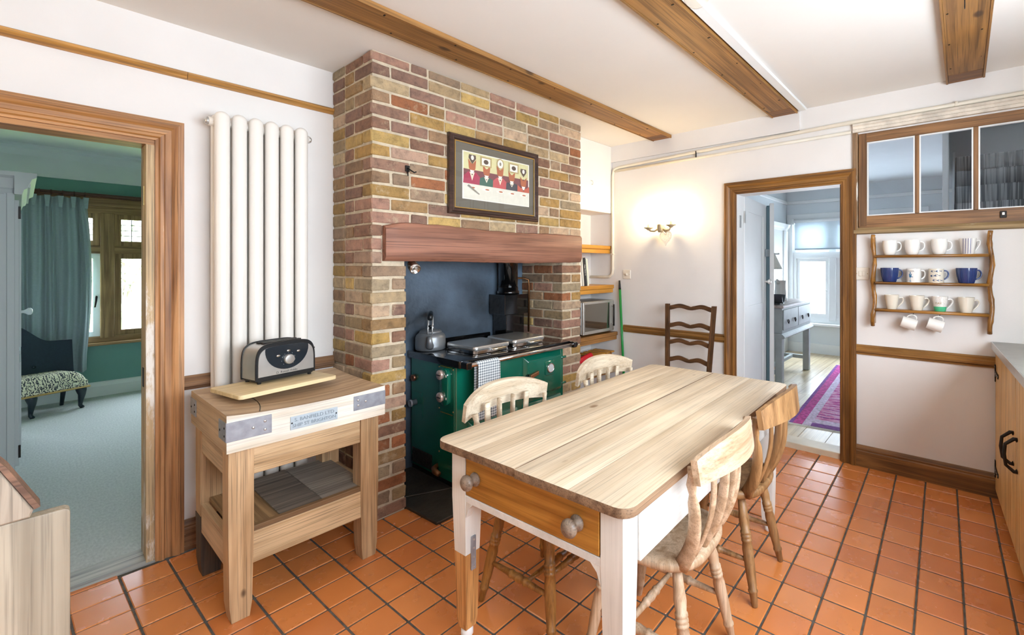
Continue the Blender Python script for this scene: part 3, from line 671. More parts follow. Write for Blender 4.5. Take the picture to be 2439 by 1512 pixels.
for sx in (-1, 1):
    for sy in (-1, 1):
        cx, cy = sx*(HL-.045-lw/2), sy*(HW_-.045-lw/2); m = MB()
        def sec(z, w_): return (cx-w_/2, cx+w_/2, cy-w_/2, cy+w_/2, z)
        if sx < 0 and sy > 0:
            l = obj('leg', loft(m, [sec(.36, .062), sec(.56, lw), sec(.736, lw)]), PW, T)
            obj('leg_repair', loft(MB(), [sec(.085, .044), sec(.12, .052), sec(.359, .0615)]), RP, l)
            obj('turned_foot', MB().lathe([(.014, 0), (.018, .004), (.02, .03), (.014, .045), (.022, .055), (.022, .07), (.018, .086)], 14, Matrix.Translation((cx, cy, 0))), W['white_paint'], l, smooth=True)
            pl = obj('mending_plate', B(cx-.010, cy-.0385, .30, cx+.010, cy-.0315, .42, .001), W['zinc'], l)
            for z in (.312, .345, .378, .408): obj('screw', MB().lathe([(0, 0), (.004, 0), (.003, .002), (0, .002)], 8, Matrix.Translation((cx, cy-.0385, z)) @ Matrix.Rotation(PI/2, 4, 'X')), W['steel'], l)
        else:
            l = obj('leg', loft(m, [sec(.06, .05), sec(.10, .055), sec(.56, lw), sec(.736, lw)]), PW, T)
            obj('turned_foot', MB().lathe([(.014, 0), (.02, .005), (.02, .03), (.015, .042), (.024, .05), (.024, .062)], 14, Matrix.Translation((cx, cy, 0))), W['white_paint'], l, smooth=True)
xo, yo = HL-.048, HW_-.048
for sy in (-1, 1): obj('side_apron', B(-xo+lw, sy*yo-.011, .565, xo-lw, sy*yo+.011, .736), PWx, T)
obj('end_apron', B(xo-.022, -yo+lw, .565, xo, yo-lw, .736), PWx, T)
o = obj('drawer_rail', B(-xo-.002, -yo+lw-.004, .555, -xo+.03, yo-lw+.004, .580, .002), PWx, T)
for sy in (-1, 1): obj('corner_bracket', MB().prism([(sy*(yo-lw+.002), .556), (sy*(yo-lw-.035), .556), (sy*(yo-lw-.012), .535), (sy*(yo-lw+.002), .50)], 'x', -xo-.001, -xo+.025), PW, T, fixn=True)
dr = obj('drawer_front', B(-xo-.004, -yo+lw+.002, .583, -xo+.018, yo-lw-.002, .734, .002), wood('orange_stained_drawer', '#c48a3c', '#9a6222', 'y', .4, 1, wear='#d8ab6c', wear_amt=.68, streak=.25), T)
for y in (.235, -.215):
    obj('knob', MB().lathe([(0, -.002), (.020, -.002), (.024, .004), (.022, .010), (.013, .014), (.012, .020), (.018, .026), (.026, .034), (.027, .042), (.022, .050), (.012, .055), (0, .056)], 20, Matrix.Translation((-xo-.004, y, .655)) @ Matrix.Rotation(-PI/2, 4, 'Y')), wood('knob_wood', '#93806f', '#6a5648', 'x', .4), dr, smooth=True)
# ---------------------------------------------------------------- lath-back kitchen chairs
def super_ring(n, hx, hyf, hyb, e):
    out = []
    for k in range(n):
        a = 2*PI*k/n; c, s_ = math.cos(a), math.sin(a)
        x = math.copysign(abs(c)**e, c)*hx; y = math.copysign(abs(s_)**e, s_)
        y = y*hyf if y > 0 else y*hyb
        out.append((x*(1+.05*y/hyf), y))
    return out
def turned(m, p0, p1, prof, seg=12):
    # prof: (t along, radius)
    p0, p1 = Vector(p0), Vector(p1); d = p1-p0; q = d.to_track_quat('Z', 'Y').to_matrix().to_4x4()
    return m.lathe([(r_, t_*d.length) for t_, r_ in prof], seg, Matrix.Translation(p0) @ q)
LEGP = [(0, .011), (.01, .0125), (.12, .0165), (.13, .0195), (.145, .0195), (.155, .0165), (.30, .0205), (.50, .022), (.56, .018), (.565, .0215), (.585, .0215), (.59, .018), (.60, .0215), (.62, .0215), (.625, .018), (.635, .0215), (.655, .0215), (.66, .0175), (.74, .0215), (.80, .019), (1, .0145)]
STRP = [(0, .008), (.2, .011), (.36, .0125), (.37, .0165), (.40, .0165), (.41, .013), (.5, .017), (.59, .013), (.60, .0165), (.63, .0165), (.64, .0125), (.8, .011), (1, .008)]
def lath_chair(label, loc, rz, ms, mb_, ml, group):
    t = thing('kitchen_chair', label, 'chair', loc, rz, group)
    m = MB(); ring0 = super_ring(36, .205, .20, .205, .62); R = []
    for s_, z in ((.90, .408), (.985, .414), (1, .424), (1, .436), (.97, .4445), (.86, .445), (.62, .436), (.32, .433)):
        R.append([m.bm.verts.new((x*s_, y*s_, z+(.006*(1-abs(x)/.2) if s_ < .7 and y > .05 else 0))) for x, y in ring0])
    for A_, B_ in zip(R, R[1:]):
        for k in range(36): m.face([A_[k], A_[(k+1)%36], B_[(k+1)%36], B_[k]])
    m.face(R[0][::-1]); m.face(R[-1]); obj('seat', m, ms, t, smooth=True, ang=60)
    feet = {}
    for sx in (-1, 1):
        for sy in (-1, 1):
            a = (sx*.182, sy*.195+(-.01 if sy < 0 else 0), 0); b = (sx*.125, sy*.125, .42); feet[sx, sy] = (Vector(a), Vector(b))
            obj('leg', turned(MB(), a, b, LEGP), ml, t, smooth=True, ang=60)
    def on(k, z): a, b = feet[k]; return a+(b-a)*(z/.42)
    sides = {}
    for sx in (-1, 1):
        p, q = on((sx, -1), .165), on((sx, 1), .165); sides[sx] = (p+q)/2
        obj('stretcher', turned(MB(), p, q, STRP, 10), ml, t, smooth=True, ang=60)
    obj('stretcher', turned(MB(), sides[-1]+Vector((0, .04, 0)), sides[1]+Vector((0, .04, 0)), STRP, 10), ml, t, smooth=True, ang=60)
    obj('stretcher', turned(MB(), on((-1, 1), .235), on((1, 1), .235), STRP, 10), ml, t, smooth=True, ang=60)
    # crest rail: curved slab
    def crest(u, v):
        x = (u-.5)*2; zt = .864-.034*x*x-.016*x**4; zb = .754-.006*x*x-.006*x**4
        return (x*.238, -.288+.062*x*x-.012*(1-v), zb+(zt-zb)*v)
    m = MB(); m.solid_grid(crest, 18, 4, (0, -.021, .004)); obj('crest_rail', m, mb_, t, smooth=True, ang=55)
    for sx in (-1, 1):   # outer posts: flat bowed lath with turned neck
        pts = []; rr = []
        for k in range(13):
            u = k/12; x = sx*(.150+.055*u); y = -.155-.075*u-.045*math.sin(PI*min(1, u*1.15)*.9)*(1-u*.6)+.02*u; z = .43+.345*u
            pts.append((x, y, z)); rr.append(.026-.006*u if u < .7 else (.013 if u < .78 else .019 if u < .86 else .012 if u < .92 else .016))
        obj('post', MB().tube(pts, rr, 12, flat=(.62, 1)), mb_, t, smooth=True, ang=60)
    for x0 in (-.095, -.033, .033, .095):
        pts = []
        for k in range(10):
            u = k/9; pts.append((x0*(1+.22*u), -.172-.085*u-.032*math.sin(PI*u)+(.012 if abs(x0) > .05 else 0)*u, .432+.365*u))
        m = MB(); m.tube(pts, [.0145+.0025*math.sin(PI*k/9) for k in range(10)], 10, flat=(.5, 1)); obj('lath', m, mb_, t, smooth=True, ang=60)
    return t
pale = [wood('pale_chair_%s' % ax, '#cdb194', '#a0805f', ax, .5, 1.2, streak=.3) for ax in 'xz']
brown = [wood('brown_chair_%s' % ax, '#a98054', '#6f4a28', ax, .45, 1.2, streak=.35) for ax in 'xz']
honey = [wood('honey_chair_%s' % ax, '#b07c3e', '#75481c', ax, .4, 1.2, streak=.35) for ax in 'xz']
white_w = wood('pale_crest', '#d6c6ae', '#b39b7e', 'x', .5, 1.2, streak=.25)  # crest, posts and laths paler than the seat and legs
G_ = 'lath back chairs round the table'
lath_chair('pale worn lath-back chair tucked under the table side away from the range', (1.455, .868, 0), rad(3), pale[1], pale[0], pale[1], G_)
lath_chair('mid-brown lath-back chair at the doorway end of the table', (2.035, .872, 0), rad(1.5), brown[1], brown[1], brown[1], G_)
lath_chair('honey-legged lath-back chair with pale crest, in front of the range', (1.375, 1.365, 0), rad(181), honey[1], white_w, honey[1], G_)
lath_chair('pale-crest lath-back chair in front of the alcove shelves', (2.075, 1.36, 0), rad(178), honey[1], white_w, brown[1], G_)
# ---------------------------------------------------------------- ladder-back chair against the right wall
DK = wood('dark_oak', '#6a472a', '#3a2412', 'z', .45); DKx = wood('dark_oak_rail', '#6a472a', '#3a2412', 'x', .45)
t = thing('ladder_back_chair', 'tall dark ladder-back chair standing against the wall below the sconce', 'chair', (3.27, 1.785, 0), rad(90))
def lb(sx, z): return Vector((sx*(.185+.03*max(0, (z-.42)/.65)), -.155-.055*max(0, (z-.42)/.65), z))
for sx in (-1, 1):
    obj('leg', MB().tube([(sx*.175, .19, 0), (sx*.18, .19, .47)], [.016, .019], 10), DK, t, smooth=True)
    m = MB(); zz = [0, .2, .42, .6, .8, 1.0, 1.06]
    Rr = []
    for z in zz:
        p = lb(sx, z) if z > .42 else Vector((sx*.185, -.155, z)); Rr.append([m.bm.verts.new((p.x+a, p.y+b, z)) for a, b in ((-.017, -.014), (.017, -.014), (.017, .014), (-.017, .014))])
    for A_, B_ in zip(Rr, Rr[1:]):
        for k in range(4): m.face([A_[k], A_[(k+1)%4], B_[(k+1)%4], B_[k]])
    m.face(Rr[0][::-1]); m.face(Rr[-1]); obj('post', m, DK, t)
for zc in (1.035, .885, .745, .60):
    hx = lb(1, zc).x-.012; yb = lb(1, zc).y
    def wavy(u, v):
        x = (u-.5)*2*hx; a = abs((u-.5)*2); c_ = -.009*math.cos(a*PI*2); top = c_+.020-(.005 if a < .08 else 0); bot = c_-.018+.006*(1-a)
        return (x, yb-.010-.012*(1-a*a), zc+bot+(top-bot)*v)
    obj('back_slat', MB().solid_grid(wavy, 20, 2, (0, .014, 0)), DKx, t, smooth=True, ang=50)
m = MB(); m.box(-.215, -.15, .425, .215, .21, .465, .012, seg=2); obj('seat', m, two_tone('woven_rush', lambda nt, L: axis_wave(nt, L, 'y', 70, .3), '#6a5434', '#b39a66', .8), t, smooth=True)
for z in (.12, .25):
    for sx in (-1, 1): obj('stretcher', MB().tube([(sx*.18, -.155, z), (sx*.178, .19, z)], .011, 8), DK, t, smooth=True)
    obj('stretcher', MB().tube([(-.18, .19, z+.04), (.18, .19, z+.04)], .012, 8), DK, t, smooth=True)
# ---------------------------------------------------------------- butcher's block
bx0, bx1, by0, by1 = .488, 1.097, 2.19, 2.765
K = thing('butchers_block', "old butcher's block with iron corner straps on a pine stand by the radiator", 'butchers block', (bx0, by0, 0))
BKW = wood('block_beech', '#d0b490', '#a2825e', 'y', .55, 1, streak=.3); BKX = wood('block_front_scrubbed', '#ece7dc', '#d4c6ae', 'x', .6, 1, streak=.25, wear='#a58c6c', wear_amt=.66); BKS = wood('block_stand_pine', '#d2ae84', '#a8835a', 'z', .55, 1, knots=.05); BKSx = wood('block_stand_rail', '#d6b68c', '#ad8a60', 'x', .55, 1)
LX, LY = bx1-bx0, by1-by0
def blk(u, v):
    x, y = u*LX, v*LY; d = (1-((u-.55)/.55)**2)*(1-((v-.40)/.60)**2)
    return (x, y, .818-.030*max(0, d)**.8)
m = MB(); n = 24; V = [[m.bm.verts.new(blk(i/n, j/n)) for j in range(n+1)] for i in range(n+1)]; zb = .672
for i in range(n):
    for j in range(n): m.face([V[i][j], V[i+1][j], V[i+1][j+1], V[i][j+1]])
def skirt(row):
    lo = [m.bm.verts.new((v.co.x, v.co.y, zb)) for v in row]
    for a in range(n): m.face([row[a], lo[a], lo[a+1], row[a+1]])
m.mi = 1; skirt([V[i][0] for i in range(n+1)]); m.mi = 2; skirt([V[i][n] for i in range(n+1)]); skirt([V[0][j] for j in range(n+1)]); skirt([V[n][j] for j in range(n+1)])
m.poly([(0, 0, zb), (0, LY, zb), (LX, LY, zb), (LX, 0, zb)])
ob = obj('block', m, [wood('block_top_maple', '#c4a684', '#9c7e60', 'x', .55, 1, streak=.3), BKX, BKW], K, smooth=True, ang=35, fixn=True)
for nm, seg in (('crack', [(.085, .03, .0), (.10, .16), (.13, .30), (.14, .45), (.12, .53)]),):
    m = MB(); pts = [Vector((.13+.05*math.sin(3.2*v)-.02, .02+.52*v, 0)) for v in [k/10 for k in range(11)]]
    for a, b in zip(pts, pts[1:]):
        za, zb_ = blk(a.x/LX, a.y/LY)[2]+.0006, blk(b.x/LX, b.y/LY)[2]+.0006
        m.poly([(a.x-.0018, a.y, za), (b.x-.0018, b.y, zb_), (b.x+.0018, b.y, zb_), (a.x+.0018, a.y, za)])
    obj('crack', m, W['ink_black'], ob)
def strap(x0, x1, y, z0, z1, flip, rivets):
    s_ = obj('iron_strap', B(x0, y-.002, z0, x1, y+.001, z1, .0008), W['zinc'], K)
    for rx, rz_ in rivets: obj('rivet', MB().sphere((rx, y-.002, rz_), .0055, (1, .5, 1), 10), W['steel'], s_, smooth=True)
strap(-.001, .145, -.001, .716, .790, 0, [(.083, .752), (.122, .768), (.122, .735)]); strap(.463, LX+.001, -.001, .722, .788, 0, [(.483, .768), (.483, .744), (.517, .756)])
def sstrap(y0, y1):
    s_ = obj('iron_strap', B(-.003, y0, .716, .0, y1, .79, .0008), W['zinc'], K)
    for ry, rz_ in ((y0+.02, .768), (y0+.02, .738), (y1-.02, .75)): obj('rivet', MB().sphere((-.003, ry, rz_), .005, (.5, 1, 1), 8), W['iron'], s_, smooth=True)
sstrap(-.002, .10); sstrap(LY-.10, LY)
pl = obj('nameplate', B(.210, -.003, .705, .394, .0, .760, .001), plain('pale_zinc_plate', '#b4c2ca', .4, .25, .08, 30), K)
for txt, z, sz in (('S. BANFIELD LTD', .744, .0205), ('SHIP ST BRIGHTON', .721, .0195)):
    m = MB().mesh(text_mesh(txt, sz, .0012), Matrix.Translation((.302, -.0034, z)) @ Matrix.Rotation(PI/2, 4, 'X')); obj('plate_lettering', m, plain('raised_zinc', '#8896a0', .4, .3), pl)
m = MB()
for x in (.216, .388): m.sphere((x, -.003, .733), .0035, (1, .5, 1), 8)
obj('plate_screw', m, W['iron'], pl)
lx0, lx1, ly0, ly1 = .012, LX-.018, .03, LY-.02; w_ = .082
lm = wood('stand_leg_black_foot', '#5a4a3a', '#1f1a18', 'z', .6)
for sx, sy in ((0, 0), (1, 0), (0, 1), (1, 1)):
    x = lx0 if sx == 0 else lx1-w_; y = ly0 if sy == 0 else ly1-w_
    m = MB(); loft(m, [(x+.010, x+w_-.014, y, y+w_-.01, 0), (x+.004, x+w_-.006, y, y+w_, .06), (x, x+w_, y, y+w_, .35), (x, x+w_, y, y+w_, .671)])
    l = obj('leg', m, BKS, K)
    if sx == 0 and sy == 1: obj('charred_foot', loft(MB(), [(x+.008, x+w_-.011, y-.0015, y+w_-.009, .0005), (x+.002, x+w_-.003, y-.0015, y+w_+.001, .06), (x-.001, x+w_+.0012, y-.0015, y+w_+.001, .27)]), lm, l)
obj('apron', B(lx0+w_, ly0+.006, .555, lx1-w_, ly0+.03, .670, .002), BKSx, K); obj('apron', B(lx0+w_, ly1-.03, .555, lx1-w_, ly1-.006, .670), BKSx, K)
for x in (lx0+.006, lx1-.03): obj('apron', B(x, ly0+w_, .555, x+.024, ly1-w_, .670), BKW, K)
obj('shelf_rail', B(lx0+w_-.005, ly0+.004, .20, lx1-w_+.005, ly0+.03, .325, .003), BKSx, K); obj('shelf_rail', B(lx0+w_, ly1-.03, .20, lx1-w_, ly1-.004, .325), BKSx, K)
for x in (lx0+.004, lx1-.028): obj('shelf_rail', B(x, ly0+w_, .20, x+.024, ly1-w_, .325), BKW, K)
SH = wood('grey_stained_shelf', '#8c8175', '#4a443e', 'x', .6, 1); SHy = wood('brown_stained_shelf', '#a8875f', '#6a4f33', 'y', .6)
for a, b, mt in ((.045, .19, SHy), (.1915, .355, SH), (.3565, LX-.055, wood('pale_grey_shelf', '#aaa194', '#77706a', 'x', .6))): obj('shelf_board', B(a, .06, .325, b, LY-.045, .345, .002), mt, K)
obj('shelf_lip', B(lx0+w_-.005, ly0+.004, .3255, lx1-w_+.005, ly0+.03, .347, .002), wood('shelf_lip', '#8a6a48', '#5a4028', 'x', .6), K)
# chopping board
cbx = thing('chopping_board', "pale chopping board lying on the butcher's block under the toaster", 'chopping board', (.573, 2.377, .8195), rad(10))
def rrect(x0, y0, x1, y1, r, n=5):
    p = []
    for cx, cy, a0 in ((x1-r, y0+r, -PI/2), (x1-r, y1-r, 0), (x0+r, y1-r, PI/2), (x0+r, y0+r, PI)):
        for k in range(n+1): a = a0+PI/2*k/n; p.append((cx+r*math.cos(a), cy+r*math.sin(a)))
    return p
obj('board', MB().prism(rrect(0, 0, .42, .27, .018), 'z', .0035, .022, .002), wood('pale_maple_board', '#e6cfa2', '#d2b684', 'x', .5, 1, streak=.15), cbx, smooth=True)
m = MB()
for x in (.04, .38):
    for y in (.04, .23): m.lathe([(.010, 0), (.010, .0035)], 10, Matrix.Translation((x, y, 0)))
obj('foot_pad', m, W['black'], cbx)
# ---------------------------------------------------------------- toaster
t = thing('toaster', "steel two-slice toaster with black control panel on the butcher's block", 'toaster', (.668, 2.528, .8417), rad(11.5))
def arch(w, z0, h, e, inset=0, n=28):
    p = []
    for k in range(n+1):
        a = PI*k/n; c, s_ = math.cos(a), math.sin(a)
        p.append((w/2+math.copysign(abs(c)**e, c)*(w/2-inset), z0+inset+(abs(s_)**(e*.9))*(h-2*inset)))
    return p
TW, TD = .272, .128
obj('body', MB().prism(arch(TW, .018, .165, .42, .003), 'y', .006, TD-.006), W['steel'], t, smooth=True, ang=35)
obj('front_rim', MB().prism(arch(TW, .014, .171, .42), 'y', 0, .007, .002), W['black'], t, smooth=True); obj('back_rim', MB().prism(arch(TW, .014, .171, .42), 'y', TD-.007, TD), W['black'], t, smooth=True)
fp = obj('front_plate', MB().prism(arch(TW, .022, .155, .42, .010), 'y', -.0035, .001, .001), W['steel'], t, smooth=True)
pts = []
for k in range(21):
    a = PI+PI*k/20; pts.append((TW/2+.098*math.cos(a), .148+.098*math.sin(a)*.98))
top = [p for p in arch(TW, .022, .155, .42, .010) if p[1] > .148]
cp = obj('control_panel', MB().prism(pts+[p for p in top if abs(p[0]-TW/2) < .098], 'y', -.0055, -.003), plain('blue_black_panel', '#16222c', .25, coat=.5), t, fixn=True)
kn = obj('dial', MB().lathe([(0, 0), (.024, 0), (.0235, .010), (.021, .015), (.0195, .0155), (0, .015)], 24, Matrix.Translation((TW/2+.004, -.0055, .098)) @ Matrix.Rotation(PI/2, 4, 'X')), W['steel'], cp, smooth=True)
for x, z in ((-.042, .120), (.004, .138), (.050, .130)): obj('button', MB().sphere((TW/2+x, -.006, z), .0095, (1, .4, .6), 12), W['chrome'], cp, smooth=True)
m = MB()
for k in range(9):
    a = rad(-45+k*33.75); m.lathe([(0, 0), (.0012, 0), (0, .0006)], 6, Matrix.Translation((TW/2+.004+.031*math.cos(a), -.0056, .098+.031*math.sin(a))) @ Matrix.Rotation(PI/2, 4, 'X'))
obj('dial_mark', m, W['white_cer'], cp)
m = MB().mesh(text_mesh('Russell Hobbs', .0135, .0002), Matrix.Translation((TW/2+.008, -.0037, .041)) @ Matrix.Rotation(PI/2, 4, 'X')); m.tube([(TW/2-.045+.005*math.cos(2*PI*k/14), -.0037, .041+.005*math.sin(2*PI*k/14)) for k in range(14)], .0006, 4, closed=True)
obj('brand_lettering', m, W['ink_black'], fp)
obj('base', B(.012, .004, .010, TW-.012, TD-.004, .019), W['black'], t)
for x in (.022, TW-.022):
    for y in (.014, TD-.014): obj('foot', MB().lathe([(.008, 0), (.009, .011)], 10, Matrix.Translation((x, y, 0))), W['black'], t)
obj('slot', B(.05, .034, .170, TW-.05, .056, .1838), W['iron'], t); obj('slot', B(.05, .072, .170, TW-.05, .094, .1838), W['iron'], t)
obj('lever', MB().prism([(TW-.006, .118), (TW+.028, .121), (TW+.028, .127), (TW-.006, .130)], 'y', .05, .08), W['black'], t)
# ---------------------------------------------------------------- column radiator
t = thing('column_radiator', 'tall white column radiator on the wall between doorway and chimney breast', 'radiator', (.586, 2.86, 0))
pit = .0690; zt, zb = 2.148, .19
for k in range(6):
    cx = .034+k*pit; r_ = .0295
    for cy, nm in ((0, 'column'), (.068, 'column')):
        prof = [(0, zb)]+[(r_*math.sin(PI/2*i/6), zb+r_*(1-math.cos(PI/2*i/6))) for i in range(1, 7)]+[(r_*math.cos(PI/2*i/6), zt-r_+r_*math.sin(PI/2*i/6)) for i in range(0, 6)]+[(0, zt)]
        obj(nm, MB().lathe(prof, 18, Matrix.Translation((cx, cy, 0)) @ Matrix.Diagonal((1.04, 1, 1, 1))), W['rad'], t, smooth=True, ang=60)
for z in (zt-.05, zb+.05):
    obj('header', MB().tube([(-.012, .034, z), (.034+5*pit+.046, .034, z)], .022, 14), W['rad'], t, smooth=True)
    obj('end_cap', MB().lathe([(.017, 0), (.019, .006), (.012, .014), (.006, .014), (.005, .009), (0, .009)], 14, Matrix.Translation((-.012, .034, z)) @ Matrix.Rotation(-PI/2, 4, 'Y')), W['steel'], t, smooth=True)
    obj('end_cap', MB().lathe([(.017, 0), (.019, .006), (.012, .014), (0, .014)], 14, Matrix.Translation((.034+5*pit+.046, .034, z)) @ Matrix.Rotation(PI/2, 4, 'Y')), W['steel'], t, smooth=True)
    obj('wall_bracket', B(.10, .09, z-.06, .14, .123, z-.03), W['rad'], t)
obj('valve_pipe', MB().tube([(.46, .034, .24), (.485, .034, .24), (.49, .034, .2), (.49, .034, .01)], .009, 8), W['iron'], t, smooth=True)
# ---------------------------------------------------------------- range cooker
KX0, KX1, KY0, KY1 = 1.655, 2.615, 2.425, 2.945
R_ = thing('range_cooker', 'dark green enamelled range cooker set in the brick fireplace', 'range cooker', (KX0, KY0, .015))
kw, kd = KX1-KX0, KY1-KY0; HZ = .80
obj('body', B(.0, .0, .03, kw, kd, HZ-.045, .006), W['green_en'], R_)
obj('plinth', B(.01, .01, 0, kw-.01, kd, .032), W['black_en'], R_)
obj('hob_plate', MB().prism(rrect(-.022, -.075, kw+.012, kd+.01, .02), 'z', HZ-.045, HZ, .006, 2), W['black_en'], R_, smooth=True)
obj('splash_rail', B(.25, kd-.02, HZ, .66, kd+.008, HZ+.05, .006), W['black_en'], R_)
# side control panel
cp = obj('control_box', MB().prism([(.088+.043*math.cos(a), (.690 if math.sin(a) > 0 else .555)+.05*math.sin(a)) for a in [2*PI*k/24 for k in range(24)]], 'x', -.032, 0, .008, 2), W['green_light'], R_, smooth=True)
for z in (.698, .560):
    kk = obj('control_knob', MB().lathe([(0, 0), (.030, 0), (.030, .016), (.027, .020), (0, .021)], 22, Matrix.Translation((-.032, .108, z)) @ Matrix.Rotation(-PI/2, 4, 'Y')), plain('copper_chrome', '#e6cfc4', .22, .6, .05), cp, smooth=True)
    obj('knob_slot', B(-.0545, .088, z-.003, -.052, .128, z+.003), W['ink_black'], kk)
    obj('indicator', B(-.034, .052, z-.010, -.0315, .062, z+.004, .001), W['white_cer'], cp)
ap = obj('access_panel', B(-.006, .012, .06, 0, .185, .745, .002), W['green_light'], R_)
for y, z in ((.022, .735), (.172, .735), (.022, .475), (.172, .475), (.172, .20)): obj('panel_screw', MB().sphere((-.006, y, z), .006, (.6, 1, 1), 8), W['brass'], ap, smooth=True)
m = MB()
for z, y0, y1 in ((.744, .03, .16), (.455, .03, .16)):
    for k in range(16): y = y0+(y1-y0)*k/16; m.box(-.0066, y, z-.004, -.006, y+(y1-y0)/26, z+.002)
obj('stamped_marks', m, W['gold_print'], ap)
m = MB()
for k in range(12): z = .09+k*.016; m.box(-.0075, .02, z, -.006, .09, z+.006)
obj('vent_louvre', m, W['green_en'], ap)
vh = obj('side_cover', MB().prism(rrect(.37, .36, .50, .53, .02), 'x', -.003, 0), W['green_en'], R_)
obj('pipe_stub', MB().lathe([(.022, 0), (.022, .02), (.016, .02), (.014, .006), (0, .006)], 16, Matrix.Translation((0, .47, .62)) @ Matrix.Rotation(-PI/2, 4, 'Y')), plain('copper_stub', '#a87862', .35, .9), R_, smooth=True)
obj('pipe_stub', MB().lathe([(.018, 0), (.018, .035), (.024, .035), (.024, .05), (.016, .05), (.014, .03), (0, .03)], 16, Matrix.Translation((0, .45, .46)) @ Matrix.Rotation(-PI/2, 4, 'Y')), W['zinc'], R_, smooth=True)
obj('drain_pipe', MB().tube([(0, .20, .10), (-.03, .19, .095), (-.045, .16, .09), (-.05, .11, .088)], [.016, .018, .018, .016], 10), plain('brown_drain_pipe', '#8a5f3c', .4, .5), R_, smooth=True)
obj('grille_panel', B(-.004, .26, .05, 0, .50, .15, .002), plain('sooty_grille', '#2a2724', .8, var=.6, scale=60, bump=.6, bscale=90), R_)
# oven doors on the front
def oven_door(x0, x1, z0, z1, therm):
    m = MB(); b = .028
    Q0 = [(x0, 0), (x1, 0), (x1, 1), (x0, 1)]
    out = [m.bm.verts.new((x, -.006, z0 if s_ == 0 else z1)) for x, s_ in Q0]; back = [m.bm.verts.new((x, 0, z0 if s_ == 0 else z1)) for x, s_ in Q0]
    inn = [m.bm.verts.new(p) for p in ((x0+b, -.040, z0+b), (x1-b, -.040, z0+b), (x1-b, -.040, z1-b*1.4), (x0+b, -.040, z1-b*1.4))]
    for A_, B_ in ((back, out), (out, inn)):
        for k in range(4): m.face([A_[k], A_[(k+1)%4], B_[(k+1)%4], B_[k]])
    m.face(inn)
    bmesh.ops.bevel(m.bm, geom=[e for e in m.bm.edges if all(v in inn or v in out for v in e.verts)], offset=.008, segments=3, affect='EDGES', profile=.6)
    d = obj('oven_door', m, W['green_en'], R_, smooth=True, ang=50, fixn=True)
    obj('door_handle', MB().prism([(x0+.015, z1-.155), (x0+.10, z1-.135), (x0+.10, z1-.108), (x0+.02, z1-.125)], 'y', -.072, -.045, .004), plain('copper_handle', '#b98b6a', .25, .9), d, smooth=True)
    obj('handle_catch', MB().lathe([(0, 0), (.018, 0), (.018, .04), (.012, .05), (0, .05)], 12, Matrix.Translation((x0+.03, -.01, z1-.14)) @ Matrix.Rotation(PI/2, 4, 'X')), W['black_en'], d, smooth=True)
    if therm:
        th = obj('thermometer_boss', MB().prism(rrect((x0+x1)/2-.01, z1-.165, (x0+x1)/2+.085, z1-.06, .015), 'y', -.048, -.03, .004), W['green_en'], d, smooth=True)
        obj('thermometer', MB().lathe([(0, 0), (.036, 0), (.036, .008), (.031, .012), (.030, .008), (0, .008)], 24, Matrix.Translation(((x0+x1)/2+.038, -.048, z1-.112)) @ Matrix.Rotation(PI/2, 4, 'X')), W['chrome'], th, smooth=True)
        obj('dial_face', MB().lathe([(0, 0), (.029, 0), (0, .0006)], 20, Matrix.Translation(((x0+x1)/2+.038, -.0568, z1-.112)) @ Matrix.Rotation(PI/2, 4, 'X')), plain('dial_face', '#cfd3d6', .4), th)
    for z in (z0+.05, z1-.06): obj('hinge', MB().tube([(x1-.03, -.03, z), (x1+.025, -.03, z)], .010, 10), W['green_en'], d, smooth=True)
oven_door(.535, .925, .43, .735, True); oven_door(.535, .925, .08, .40, False); oven_door(.08, .49, .08, .40, False)
# hob lids
def lid(x0, x1, y0, y1):
    l = obj('hob_lid', MB().prism(rrect(x0, y0, x1, y1, .03), 'z', HZ+.022, HZ+.052, .012, 3), plain('brushed_lid', '#d6d6d4', .26, .85, .04, 12), R_, smooth=True, ang=50)
    obj('lid_skirt', MB().prism(rrect(x0+.006, y0+.006, x1-.006, y1-.006, .03), 'z', HZ+.003, HZ+.024), W['chrome'], l, smooth=True)
    xm = (x0+x1)/2; obj('lid_handle', MB().tube([(xm-.02, y0-.016, HZ+.022), (xm+.09, y0-.016, HZ+.022)], .0075, 10), plain('coiled_handle', '#c7b79c', .35, .9, .3, 160), l, smooth=True)
    obj('handle_post', MB().tube([(xm-.02, y0+.008, HZ+.022), (xm-.02, y0-.02, HZ+.022)], .006, 8), W['chrome'], l, smooth=True); obj('handle_post', MB().tube([(xm+.09, y0+.008, HZ+.022), (xm+.09, y0-.02, HZ+.022)], .006, 8), W['chrome'], l, smooth=True)
    m = MB()
    for x in (x0+.03, x1-.05): m.box(x, y1, HZ+.005, x+.02, y1+.03, HZ+.035, .003)
    obj('lid_hinge', m, W['chrome'], l)
lid(.150, .450, .020, .345); lid(.490, .80, .030, .345)
# towel rail
rl = obj('towel_rail', MB().tube([(.0, -.12, HZ-.022), (kw+.0, -.12, HZ-.022)], .0145, 14), W['chrome'], R_, smooth=True)
for x in (-.0, kw-.01): obj('rail_bracket', MB().box(x-.018, -.135, HZ-.045, x+.022, -.07, HZ-.002, .005), W['black_en'], rl)
obj('rail_knob', MB().sphere((kw+.012, -.12, HZ-.022), .017, (1, 1, 1), 14), W['black_en'], rl, smooth=True)
